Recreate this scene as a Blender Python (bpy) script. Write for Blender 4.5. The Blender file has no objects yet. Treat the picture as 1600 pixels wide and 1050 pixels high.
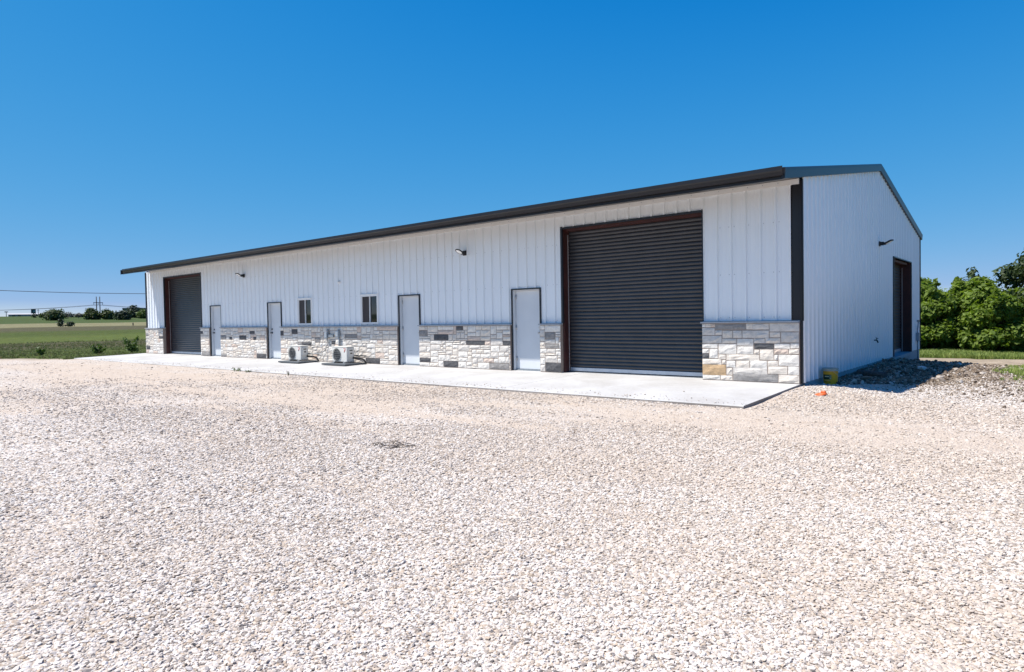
import bpy, math, random
import numpy as np
from mathutils import Vector, Matrix

random.seed(7)
RNG = np.random.default_rng(11)
S = bpy.context.scene
COL = S.collection

# ------------------------------------------------------------------ camera, sky, sun, exposure
CAM = Vector((3.8522, -13.6265, 1.3771))
cam_d = bpy.data.cameras.new('camera')
cam = bpy.data.objects.new('camera', cam_d)
COL.objects.link(cam)
S.camera = cam
cam_d.sensor_fit = 'HORIZONTAL'
cam_d.sensor_width = 36.0
cam_d.lens = 36.0 * 1024.51 / 1600.0
cam_d.clip_start = 0.05
cam_d.clip_end = 9000.0
_y, _p, _r = math.radians(-39.5587), math.radians(-1.497), math.radians(1.0082)
fwd = Vector((math.sin(_y) * math.cos(_p), math.cos(_y) * math.cos(_p), math.sin(_p)))
rt = fwd.cross(Vector((0, 0, 1))).normalized()
up = rt.cross(fwd)
rt2 = math.cos(_r) * rt - math.sin(_r) * up
up2 = math.sin(_r) * rt + math.cos(_r) * up
cam.matrix_world = Matrix(((rt2.x, up2.x, -fwd.x, CAM.x), (rt2.y, up2.y, -fwd.y, CAM.y),
                           (rt2.z, up2.z, -fwd.z, CAM.z), (0, 0, 0, 1)))

SUN_TO = Vector((-0.95, -1.0, 2.53)).normalized()      # direction towards the sun
W = bpy.data.worlds.new('World')
S.world = W
W.use_nodes = True
wn, wl = W.node_tree.nodes, W.node_tree.links
for n in list(wn):
    wn.remove(n)
sky = wn.new('ShaderNodeTexSky')
sky.sky_type = 'NISHITA'
sky.sun_disc = False
sky.sun_elevation = math.asin(SUN_TO.z)
sky.sun_rotation = math.atan2(SUN_TO.x, SUN_TO.y)
sky.air_density = 0.6
sky.dust_density = 0.0
sky.ozone_density = 3.0
sky.altitude = 100
bg = wn.new('ShaderNodeBackground')
bg.inputs['Strength'].default_value = 0.12
wo = wn.new('ShaderNodeOutputWorld')
sepc, comb = wn.new('ShaderNodeSeparateColor'), wn.new('ShaderNodeCombineColor')
wl.new(sky.outputs[0], sepc.inputs[0])
# the deep, even blue of a clear dry day: one tone curve per channel over the whole sky; what is brighter than
# the horizon (the glow round the sun) is kept as it is
for ch, (ga, ex, top, off) in enumerate(((0.37, 0.92, 0.58, 0.08), (0.34, 0.30, 0.80, 0.12), (0.485, 0.10, 0.95, 0.25))):
    sb = wn.new('ShaderNodeMath')
    sb.operation = 'SUBTRACT'
    sb.inputs[1].default_value = off / 0.12
    lo, hi, hp = wn.new('ShaderNodeMath'), wn.new('ShaderNodeMath'), wn.new('ShaderNodeMath')
    pw, ml, ad = wn.new('ShaderNodeMath'), wn.new('ShaderNodeMath'), wn.new('ShaderNodeMath')
    lo.operation, hi.operation, hp.operation = 'MINIMUM', 'SUBTRACT', 'MAXIMUM'
    pw.operation, ml.operation, ad.operation = 'POWER', 'MULTIPLY', 'ADD'
    lo.inputs[1].default_value = top / 0.12
    hi.inputs[1].default_value = top / 0.12
    hp.inputs[1].default_value = 0.0
    pw.inputs[1].default_value = ex
    ml.inputs[1].default_value = ga * 0.12 ** ex / 0.12
    wl.new(sepc.outputs[ch], lo.inputs[0])
    wl.new(sepc.outputs[ch], hi.inputs[0])
    wl.new(hi.outputs[0], hp.inputs[0])
    wl.new(lo.outputs[0], sb.inputs[0])
    mx_ = wn.new('ShaderNodeMath')
    mx_.operation = 'MAXIMUM'
    mx_.inputs[1].default_value = 0.02
    wl.new(sb.outputs[0], mx_.inputs[0])
    wl.new(mx_.outputs[0], pw.inputs[0])
    wl.new(pw.outputs[0], ml.inputs[0])
    wl.new(ml.outputs[0], ad.inputs[0])
    wl.new(hp.outputs[0], ad.inputs[1])
    wl.new(ad.outputs[0], comb.inputs[ch])
wl.new(comb.outputs[0], bg.inputs['Color'])
wl.new(bg.outputs[0], wo.inputs['Surface'])

sun_d = bpy.data.lights.new('sun', 'SUN')
sun_d.energy = 4.35
sun_d.angle = math.radians(0.53)
sun_d.color = (1.0, 0.955, 0.89)
sun = bpy.data.objects.new('sun', sun_d)
COL.objects.link(sun)
sun.location = (-20, -40, 60)
sun.rotation_euler = (-SUN_TO).to_track_quat('-Z', 'Y').to_euler()

vs = S.view_settings
vs.view_transform = 'Standard'
vs.look = 'None'
vs.exposure = 0.76
vs.gamma = 1.0
vs.use_curve_mapping = False
S.cycles.max_bounces = 6
S.cycles.diffuse_bounces = 4
S.cycles.glossy_bounces = 3
S.cycles.transmission_bounces = 4
S.cycles.transparent_max_bounces = 6
S.cycles.use_denoising = True
S.cycles.denoiser = 'OPENIMAGEDENOISE'
S.cycles.denoising_prefilter = 'ACCURATE'


# ------------------------------------------------------------------ materials
def nodes_of(name):
    m = bpy.data.materials.new(name)
    m.use_nodes = True
    nt = m.node_tree
    b = nt.nodes['Principled BSDF']
    return m, nt, b


def link(nt, a, b):
    nt.links.new(a, b)


def ramp(nt, fac, stops, interp='LINEAR'):
    r = nt.nodes.new('ShaderNodeValToRGB')
    cr = r.color_ramp
    cr.interpolation = interp
    while len(cr.elements) < len(stops):
        cr.elements.new(0.5)
    for e, (p, c) in zip(cr.elements, stops):
        e.position = p
        e.color = (*c, 1) if len(c) == 3 else c
    if fac is not None:
        link(nt, fac, r.inputs['Fac'])
    return r.outputs['Color']


def noise(nt, scale, detail=4, rough=0.55, vec=None, dist=0.0):
    n = nt.nodes.new('ShaderNodeTexNoise')
    n.inputs['Scale'].default_value = scale
    n.inputs['Detail'].default_value = detail
    n.inputs['Roughness'].default_value = rough
    n.inputs['Distortion'].default_value = dist
    if vec is not None:
        link(nt, vec, n.inputs['Vector'])
    return n.outputs['Fac']


def pos(nt, scale=(1, 1, 1)):
    g = nt.nodes.new('ShaderNodeNewGeometry')
    mp = nt.nodes.new('ShaderNodeMapping')
    mp.inputs['Scale'].default_value = scale
    link(nt, g.outputs['Position'], mp.inputs['Vector'])
    return mp.outputs['Vector']


def mix(nt, fac, a, b, mode='MIX'):
    m = nt.nodes.new('ShaderNodeMix')
    m.data_type = 'RGBA'
    m.blend_type = mode
    for v, sk in ((fac, m.inputs[0]), (a, m.inputs[6]), (b, m.inputs[7])):
        if isinstance(v, (int, float)):
            sk.default_value = v
        elif isinstance(v, tuple):
            sk.default_value = (*v, 1)
        else:
            link(nt, v, sk)
    return m.outputs[2]


def math_n(nt, op, a, b=None, clamp=False):
    m = nt.nodes.new('ShaderNodeMath')
    m.operation = op
    m.use_clamp = clamp
    for v, sk in ((a, m.inputs[0]), (b, m.inputs[1])):
        if v is None:
            continue
        if isinstance(v, (int, float)):
            sk.default_value = v
        else:
            link(nt, v, sk)
    return m.outputs[0]


def bump(nt, b, h, strength=0.3, dist=0.02):
    bp = nt.nodes.new('ShaderNodeBump')
    bp.inputs['Strength'].default_value = strength
    bp.inputs['Distance'].default_value = dist
    link(nt, h, bp.inputs['Height'])
    link(nt, bp.outputs[0], b.inputs['Normal'])


def plain(name, col, rough=0.6, metal=0.0, var=0.12, scale=6.0, bmp=0.0, bscale=60.0, spec=0.5, stretch=(1, 1, 1)):
    m, nt, b = nodes_of(name)
    v = pos(nt, stretch)
    n = noise(nt, scale, 5, 0.6, v)
    lo = tuple(c * (1 - var) for c in col)
    hi = tuple(min(1, c * (1 + var)) for c in col)
    link(nt, ramp(nt, n, [(0.3, lo), (0.7, hi)]), b.inputs['Base Color'])
    b.inputs['Roughness'].default_value = rough
    b.inputs['Metallic'].default_value = metal
    b.inputs['Specular IOR Level'].default_value = spec
    if bmp:
        bump(nt, b, noise(nt, bscale, 4, 0.6, v), bmp, 0.01)
    return m


M = {}
M['panel'] = plain('white_panel_paint', (0.82, 0.85, 0.875), 0.28, 0, 0.018, 0.6, 0, 3.0, 0.8)
M['trim_white'] = plain('white_trim_paint', (0.80, 0.79, 0.77), 0.45, 0, 0.03, 3)
M['bronze'] = plain('dark_bronze_paint', (0.012, 0.012, 0.015), 0.36, 0, 0.15, 2.5, spec=0.4)
M['curtain'] = plain('charcoal_curtain_paint', (0.036, 0.035, 0.039), 0.36, 0, 0.2, 3.0, 0.02, 40, 0.6)
M['rust_jamb'] = plain('red_oxide_primer', (0.055, 0.014, 0.012), 0.6, 0, 0.3, 5, 0.05, 60)
M['jamb_edge'] = plain('galvanised_guide', (0.42, 0.40, 0.40), 0.4, 0.4, 0.1, 10)
M['bottom_bar'] = plain('galvanised_bottom_bar', (0.50, 0.55, 0.62), 0.35, 0.5, 0.1, 6)
M['door'] = plain('pale_grey_door_paint', (0.64, 0.665, 0.69), 0.5, 0, 0.03, 2)
M['door_frame'] = plain('black_door_frame_paint', (0.016, 0.019, 0.026), 0.4, 0, 0.1, 4)
M['steel'] = plain('brushed_steel', (0.55, 0.55, 0.55), 0.35, 0.8, 0.1, 20)
M['black'] = plain('black_plastic', (0.014, 0.014, 0.016), 0.5, 0, 0.15, 8)
M['sill'] = plain('grey_cast_sill', (0.36, 0.38, 0.41), 0.7, 0, 0.12, 8, 0.1, 90)
M['mortar'] = plain('tan_mortar', (0.33, 0.265, 0.225), 0.9, 0, 0.15, 20, 0.3, 120)
M['vinyl'] = plain('white_window_vinyl', (0.78, 0.78, 0.77), 0.35, 0, 0.02, 4)
M['ac_body'] = plain('ivory_unit_paint', (0.66, 0.645, 0.60), 0.42, 0, 0.04, 5)
M['ac_grille'] = plain('grey_grille', (0.16, 0.165, 0.165), 0.5, 0, 0.1, 12)
M['ac_dark'] = plain('dark_fan_cavity', (0.030, 0.033, 0.034), 0.6, 0, 0.1, 12)
M['red'] = plain('red_badge_print', (0.45, 0.045, 0.035), 0.4, 0, 0.05, 10)
M['pad'] = plain('dark_equipment_pad', (0.085, 0.095, 0.105), 0.75, 0, 0.12, 20, 0.1, 90)
M['conduit'] = plain('grey_conduit', (0.24, 0.27, 0.30), 0.45, 0.2, 0.1, 12)
M['box_grey'] = plain('grey_enclosure_paint', (0.30, 0.34, 0.38), 0.42, 0.1, 0.08, 12)
M['hose_black'] = plain('black_pipe_insulation', (0.012, 0.012, 0.013), 0.85, 0, 0.2, 30, 0.2, 120)
M['lens'] = plain('frosted_lamp_lens', (0.85, 0.85, 0.83), 0.15, 0, 0.02, 6)
M['yellow'] = plain('yellow_bucket_plastic', (0.82, 0.40, 0.012), 0.42, 0, 0.08, 9)
M['bucket_clear'] = plain('milky_bucket_plastic', (0.50, 0.46, 0.36), 0.35, 0, 0.08, 9)
M['label_green'] = plain('dark_green_print', (0.030, 0.040, 0.008), 0.5, 0, 0.1, 12)
M['label_pale'] = plain('pale_print', (0.60, 0.60, 0.38), 0.5, 0, 0.05, 12)
M['orange'] = plain('orange_plastic', (0.66, 0.12, 0.025), 0.5, 0, 0.15, 30)
M['wood_dark'] = plain('weathered_log', (0.085, 0.075, 0.068), 0.9, 0, 0.4, 22, 0.4, 70)
M['pole'] = plain('dark_pole_timber', (0.035, 0.032, 0.032), 0.8, 0, 0.2, 2)
M['wire'] = plain('aluminium_cable', (0.11, 0.12, 0.14), 0.6, 0.2, 0.05, 2)
M['far_wall'] = plain('far_grey_wall', (0.30, 0.27, 0.26), 0.8, 0, 0.1, 0.3)
M['far_olive'] = plain('far_olive_wall', (0.105, 0.115, 0.085), 0.8, 0, 0.1, 0.3)
M['far_roof'] = plain('far_pale_roof', (0.42, 0.42, 0.43), 0.6, 0, 0.08, 0.3)
M['far_white'] = plain('far_white_roof', (0.75, 0.75, 0.74), 0.6, 0, 0.03, 0.3)
M['sign_teal'] = plain('dark_teal_sign', (0.012, 0.050, 0.058), 0.5, 0, 0.1, 1)
M['sign_pale'] = plain('pale_sign_print', (0.16, 0.27, 0.28), 0.5, 0, 0.1, 1)
M['trunk'] = plain('grey_bark', (0.12, 0.10, 0.085), 0.9, 0, 0.3, 8, 0.5, 40)
M['screw'] = plain('screw_heads', (0.36, 0.38, 0.42), 0.4, 0.4, 0.1, 20)


def glass_mat(name, col, rough, spec):
    m, nt, b = nodes_of(name)
    v = pos(nt)
    link(nt, ramp(nt, noise(nt, 3, 3, 0.5, v), [(0.3, tuple(c * 0.8 for c in col)), (0.7, col)]), b.inputs['Base Color'])
    b.inputs['Roughness'].default_value = rough
    b.inputs['Specular IOR Level'].default_value = spec
    return m


M['glass'] = glass_mat('dark_window_glass', (0.012, 0.014, 0.016), 0.03, 0.6)
M['screen'] = glass_mat('brown_insect_screen', (0.050, 0.040, 0.040), 0.5, 0.3)


def stone_mat(name, col, var=0.18, rough=0.92):
    m, nt, b = nodes_of(name)
    v = pos(nt)
    n1 = noise(nt, 9, 6, 0.65, v)
    n2 = noise(nt, 55, 5, 0.7, v)
    lo = tuple(c * (1 - var) for c in col)
    hi = tuple(min(0.9, c * (1 + var * 0.8)) for c in col)
    c1 = ramp(nt, n1, [(0.3, lo), (0.7, hi)])
    c2 = ramp(nt, n2, [(0.25, (0.72, 0.72, 0.72)), (0.6, (1, 1, 1))])
    link(nt, mix(nt, 0.6, c1, c2, 'MULTIPLY'), b.inputs['Base Color'])
    b.inputs['Roughness'].default_value = rough
    b.inputs['Specular IOR Level'].default_value = 0.25
    h = math_n(nt, 'ADD', n1, math_n(nt, 'MULTIPLY', n2, 0.35))
    bump(nt, b, h, 0.9, 0.02)
    return m


STONE = [stone_mat('cream_limestone', (0.74, 0.67, 0.59)), stone_mat('white_limestone', (0.76, 0.72, 0.665)),
         stone_mat('pale_grey_limestone', (0.66, 0.615, 0.565)), stone_mat('charcoal_stone', (0.105, 0.105, 0.11), 0.35),
         stone_mat('grey_limestone', (0.30, 0.285, 0.275), 0.3), stone_mat('tan_sandstone', (0.53, 0.37, 0.22), 0.2),
         stone_mat('blush_limestone', (0.66, 0.54, 0.46))]
WH, W2, G1, DK, DG, TN, PK = 1, 0, 2, 3, 4, 5, 6
M['concrete'] = None


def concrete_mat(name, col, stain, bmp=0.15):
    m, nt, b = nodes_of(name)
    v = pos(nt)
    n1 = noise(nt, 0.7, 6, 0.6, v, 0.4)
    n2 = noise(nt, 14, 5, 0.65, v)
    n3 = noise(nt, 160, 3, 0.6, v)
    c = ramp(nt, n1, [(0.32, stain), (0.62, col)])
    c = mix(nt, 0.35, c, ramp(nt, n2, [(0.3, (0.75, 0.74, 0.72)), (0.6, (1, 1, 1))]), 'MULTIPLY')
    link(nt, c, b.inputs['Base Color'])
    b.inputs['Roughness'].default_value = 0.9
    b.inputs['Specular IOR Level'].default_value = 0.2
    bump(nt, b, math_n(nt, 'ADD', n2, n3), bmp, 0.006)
    return m


M['concrete'] = concrete_mat('pale_concrete', (0.51, 0.505, 0.50), (0.41, 0.395, 0.38))
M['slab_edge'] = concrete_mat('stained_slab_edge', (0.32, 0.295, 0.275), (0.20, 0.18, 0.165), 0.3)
M['foundation'] = concrete_mat('formed_foundation_concrete', (0.44, 0.45, 0.46), (0.33, 0.34, 0.35), 0.3)

GRAVEL_STOPS = [(0.0, (0.145, 0.13, 0.12)), (0.05, (0.27, 0.235, 0.215)), (0.12, (0.395, 0.33, 0.27)), (0.19, (0.475, 0.38, 0.29)),
                (0.28, (0.535, 0.46, 0.39)), (0.48, (0.575, 0.515, 0.46)), (0.76, (0.62, 0.57, 0.525)), (1.0, (0.70, 0.66, 0.62))]









def lot_tone(nt):
    """large patches: dusty tan fines against clean pale stone, laid along the traffic direction"""
    v = pos(nt, (0.16, 0.42, 0.4))
    n1 = noise(nt, 1.0, 5, 0.6, v, 0.6)
    v2 = pos(nt, (0.05, 0.11, 0.1))
    n2 = noise(nt, 1.0, 3, 0.5, v2)
    t0 = math_n(nt, 'ADD', math_n(nt, 'MULTIPLY', n1, 0.62), math_n(nt, 'MULTIPLY', n2, 0.42))
    # cars turning along the apron grind the stone to tan fines there
    g = nt.nodes.new('ShaderNodeNewGeometry')
    sx = nt.nodes.new('ShaderNodeSeparateXYZ')
    link(nt, g.outputs['Position'], sx.inputs[0])
    q = math_n(nt, 'DIVIDE', math_n(nt, 'ADD', sx.outputs['Y'], 5.0), 2.2)
    lane = math_n(nt, 'POWER', 2.718, math_n(nt, 'MULTIPLY', math_n(nt, 'MULTIPLY', q, q), -1.0))
    return math_n(nt, 'ADD', t0, math_n(nt, 'MULTIPLY', lane, 0.085))


def gravel_ground():
    m, nt, b = nodes_of('crushed_limestone')
    v = pos(nt)
    vo = nt.nodes.new('ShaderNodeTexVoronoi')
    vo.inputs['Scale'].default_value = 34
    link(nt, v, vo.inputs['Vector'])
    sep = nt.nodes.new('ShaderNodeSeparateColor')
    link(nt, vo.outputs['Color'], sep.inputs[0])
    c = ramp(nt, sep.outputs[0], GRAVEL_STOPS)
    gap = ramp(nt, vo.outputs['Distance'], [(0.45, (1, 1, 1)), (0.95, (0.60, 0.55, 0.50))])
    c = mix(nt, 1.0, c, gap, 'MULTIPLY')
    tone = lot_tone(nt)
    dust = ramp(nt, noise(nt, 5, 6, 0.7, v), [(0.3, (0.445, 0.36, 0.285)), (0.7, (0.55, 0.47, 0.395))])
    wa = nt.nodes.new('ShaderNodeAttribute')
    wa.attribute_name = 'worn'
    tone = math_n(nt, 'ADD', tone, math_n(nt, 'MULTIPLY', wa.outputs['Fac'], 0.10))
    f = ramp(nt, tone, [(0.47, (0, 0, 0)), (0.62, (0.95, 0.95, 0.95))])
    c = mix(nt, f, c, dust)
    # dirt drive behind the building: bare tan earth
    g = nt.nodes.new('ShaderNodeNewGeometry')
    sx = nt.nodes.new('ShaderNodeSeparateXYZ')
    link(nt, g.outputs['Position'], sx.inputs[0])
    yy = math_n(nt, 'ADD', sx.outputs['Y'], math_n(nt, 'MULTIPLY', noise(nt, 0.5, 4, 0.6, v), 5.0))
    fy = math_n(nt, 'MULTIPLY', math_n(nt, 'SUBTRACT', yy, 11.5), 0.6, True)
    # worn bare strip where the lot runs out into the meadow
    e1 = math_n(nt, 'SUBTRACT', math_n(nt, 'MULTIPLY', math_n(nt, 'ADD', sx.outputs['X'], 31.2), 0.404), math_n(nt, 'MULTIPLY', math_n(nt, 'ADD', sx.outputs['Y'], 3.1), 0.915))
    e1 = math_n(nt, 'ADD', e1, math_n(nt, 'MULTIPLY', math_n(nt, 'SUBTRACT', noise(nt, 0.8, 4, 0.6, v), 0.5), 2.5))
    west = math_n(nt, 'MULTIPLY', math_n(nt, 'LESS_THAN', sx.outputs['X'], -31.0), math_n(nt, 'MULTIPLY', math_n(nt, 'SUBTRACT', 1.6, e1), 0.7, True))
    fy = math_n(nt, 'MAXIMUM', fy, math_n(nt, 'MULTIPLY', west, 0.8))
    bx = math_n(nt, 'DIVIDE', math_n(nt, 'SUBTRACT', sx.outputs['X'], 1.5), 1.8)
    by = math_n(nt, 'DIVIDE', math_n(nt, 'SUBTRACT', sx.outputs['Y'], 5.6), 4.6)
    br = math_n(nt, 'SQRT', math_n(nt, 'ADD', math_n(nt, 'MULTIPLY', bx, bx), math_n(nt, 'MULTIPLY', by, by)))
    br = math_n(nt, 'ADD', br, math_n(nt, 'MULTIPLY', math_n(nt, 'SUBTRACT', noise(nt, 1.6, 5, 0.65, v), 0.5), 1.1))
    fy = math_n(nt, 'MAXIMUM', fy, math_n(nt, 'MULTIPLY', math_n(nt, 'SUBTRACT', 1.0, br), 2.2, True))
    earth = ramp(nt, noise(nt, 1.3, 6, 0.7, v), [(0.3, (0.24, 0.185, 0.13)), (0.7, (0.42, 0.345, 0.255))])
    c = mix(nt, fy, c, earth)
    link(nt, c, b.inputs['Base Color'])
    b.inputs['Roughness'].default_value = 0.95
    b.inputs['Specular IOR Level'].default_value = 0.15
    h = math_n(nt, 'SUBTRACT', 1.0, vo.outputs['Distance'])
    h = math_n(nt, 'ADD', h, math_n(nt, 'MULTIPLY', noise(nt, 9, 4, 0.6, v), 1.2))
    bump(nt, b, h, 0.85, 0.022)
    return m


def pebble_mat(name='pale_gravel_stones', stops=GRAVEL_STOPS, tinted=True):
    m, nt, b = nodes_of(name)
    oi = nt.nodes.new('ShaderNodeObjectInfo')
    c = ramp(nt, oi.outputs['Random'], stops)
    if tinted:
        f = ramp(nt, lot_tone(nt), [(0.47, (0, 0, 0)), (0.64, (0.62, 0.62, 0.62))])
        c = mix(nt, f, c, (0.52, 0.44, 0.365))
    tc = nt.nodes.new('ShaderNodeTexCoord')
    n = noise(nt, 2.2, 4, 0.6, tc.outputs['Object'])
    c = mix(nt, 0.5, c, ramp(nt, n, [(0.3, (0.74, 0.71, 0.68)), (0.62, (1, 1, 1))]), 'MULTIPLY')
    link(nt, c, b.inputs['Base Color'])
    b.inputs['Roughness'].default_value = 0.9
    b.inputs['Specular IOR Level'].default_value = 0.2
    return m


M['gravel_ground'] = gravel_ground()
M['pebble'] = pebble_mat()
M['rubble'] = pebble_mat('broken_rubble_stones', [(0.0, (0.075, 0.056, 0.043)), (0.35, (0.155, 0.115, 0.083)), (0.65, (0.255, 0.195, 0.14)),
                                                  (0.88, (0.33, 0.28, 0.23)), (1.0, (0.52, 0.48, 0.44))], False)


def field_mat():
    m, nt, b = nodes_of('meadow_ground')
    v = pos(nt)
    g = nt.nodes.new('ShaderNodeNewGeometry')
    sx = nt.nodes.new('ShaderNodeSeparateXYZ')
    link(nt, g.outputs['Position'], sx.inputs[0])
    nb = noise(nt, 0.035, 5, 0.65, pos(nt, (1.0, 0.45, 1)))
    wob = math_n(nt, 'MULTIPLY', math_n(nt, 'SUBTRACT', nb, 0.5), 26.0)
    # mown and unmown strips run across the meadow, so colour follows the distance west of the lot
    d = math_n(nt, 'SUBTRACT', wob, sx.outputs['X'])
    dl = math_n(nt, 'DIVIDE', d, 400.0, True)
    GA, GB, BR, TA, DGN = (0.066, 0.090, 0.023), (0.090, 0.118, 0.030), (0.086, 0.082, 0.048), (0.205, 0.195, 0.115), (0.060, 0.090, 0.030)
    strips = ramp(nt, dl, [(0.0, GA), (30 / 400, GA), (41 / 400, GA), (47 / 400, BR), (60 / 400, BR), (68 / 400, GB), (86 / 400, GB), (97 / 400, GA),
                           (118 / 400, GA), (135 / 400, BR), (166 / 400, BR), (178 / 400, TA), (236 / 400, TA), (248 / 400, DGN), (1.0, DGN)])
    n2 = noise(nt, 1.6, 6, 0.7, pos(nt, (0.35, 1, 1)))
    c = mix(nt, 0.75, strips, ramp(nt, n2, [(0.28, (0.5, 0.48, 0.5)), (0.72, (1.35, 1.3, 1.1))]), 'MULTIPLY')
    n3 = noise(nt, 0.12, 5, 0.65, v)
    c = mix(nt, ramp(nt, n3, [(0.5, (0, 0, 0)), (0.75, (0.45, 0.45, 0.45))]), c, (0.085, 0.068, 0.034))
    link(nt, c, b.inputs['Base Color'])
    b.inputs['Roughness'].default_value = 0.95
    b.inputs['Specular IOR Level'].default_value = 0.1
    bump(nt, b, noise(nt, 4, 6, 0.75, v), 0.8, 0.15)
    return m


M['field'] = field_mat()


def leaf_mat(name, dark, light, transl=0.3):
    m, nt, b = nodes_of(name)
    a = nt.nodes.new('ShaderNodeAttribute')
    a.attribute_name = 'tint'
    c = ramp(nt, a.outputs['Fac'], [(0.0, dark), (1.0, light)])
    link(nt, c, b.inputs['Base Color'])
    b.inputs['Roughness'].default_value = 0.55
    b.inputs['Specular IOR Level'].default_value = 0.3
    t = nt.nodes.new('ShaderNodeBsdfTranslucent')
    link(nt, mix(nt, 1.0, c, (1.25, 1.35, 0.5), 'MULTIPLY'), t.inputs['Color'])
    ms = nt.nodes.new('ShaderNodeMixShader')
    ms.inputs[0].default_value = transl
    out = nt.nodes['Material Output']
    link(nt, b.outputs[0], ms.inputs[1])
    link(nt, t.outputs[0], ms.inputs[2])
    link(nt, ms.outputs[0], out.inputs['Surface'])
    return m


M['leaf'] = leaf_mat('broad_green_leaves', (0.065, 0.115, 0.017), (0.245, 0.325, 0.052), 0.45)
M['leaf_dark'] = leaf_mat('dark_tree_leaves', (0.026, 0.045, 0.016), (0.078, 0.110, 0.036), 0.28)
M['far_leaf'] = leaf_mat('far_green_leaves', (0.042, 0.062, 0.026), (0.105, 0.135, 0.052), 0.25)
M['far_leaf_dark'] = leaf_mat('far_dark_leaves', (0.022, 0.036, 0.022), (0.058, 0.080, 0.044), 0.2)
M['far_leaf_bright'] = leaf_mat('far_bright_leaves', (0.060, 0.095, 0.022), (0.120, 0.170, 0.045), 0.3)
M['far_twig'] = leaf_mat('far_bare_twigs', (0.085, 0.080, 0.070), (0.15, 0.14, 0.12), 0.1)
M['weed'] = leaf_mat('weed_leaves', (0.035, 0.070, 0.014), (0.10, 0.16, 0.035), 0.3)


def grass_mat(name, stops):
    m, nt, b = nodes_of(name)
    oi = nt.nodes.new('ShaderNodeObjectInfo')
    c = ramp(nt, oi.outputs['Random'], stops)
    link(nt, c, b.inputs['Base Color'])
    b.inputs['Roughness'].default_value = 0.6
    t = nt.nodes.new('ShaderNodeBsdfTranslucent')
    link(nt, c, t.inputs['Color'])
    ms = nt.nodes.new('ShaderNodeMixShader')
    ms.inputs[0].default_value = 0.3
    link(nt, b.outputs[0], ms.inputs[1])
    link(nt, t.outputs[0], ms.inputs[2])
    link(nt, ms.outputs[0], nt.nodes['Material Output'].inputs['Surface'])
    return m


M['grass'] = grass_mat('grass_blades', [(0.0, (0.085, 0.105, 0.028)), (0.5, (0.135, 0.17, 0.04)), (0.78, (0.17, 0.20, 0.055)), (1.0, (0.23, 0.18, 0.095))])
M['grass_fresh'] = grass_mat('fresh_grass_blades', [(0.0, (0.16, 0.22, 0.042)), (0.6, (0.24, 0.32, 0.06)), (1.0, (0.31, 0.35, 0.09))])


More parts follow.
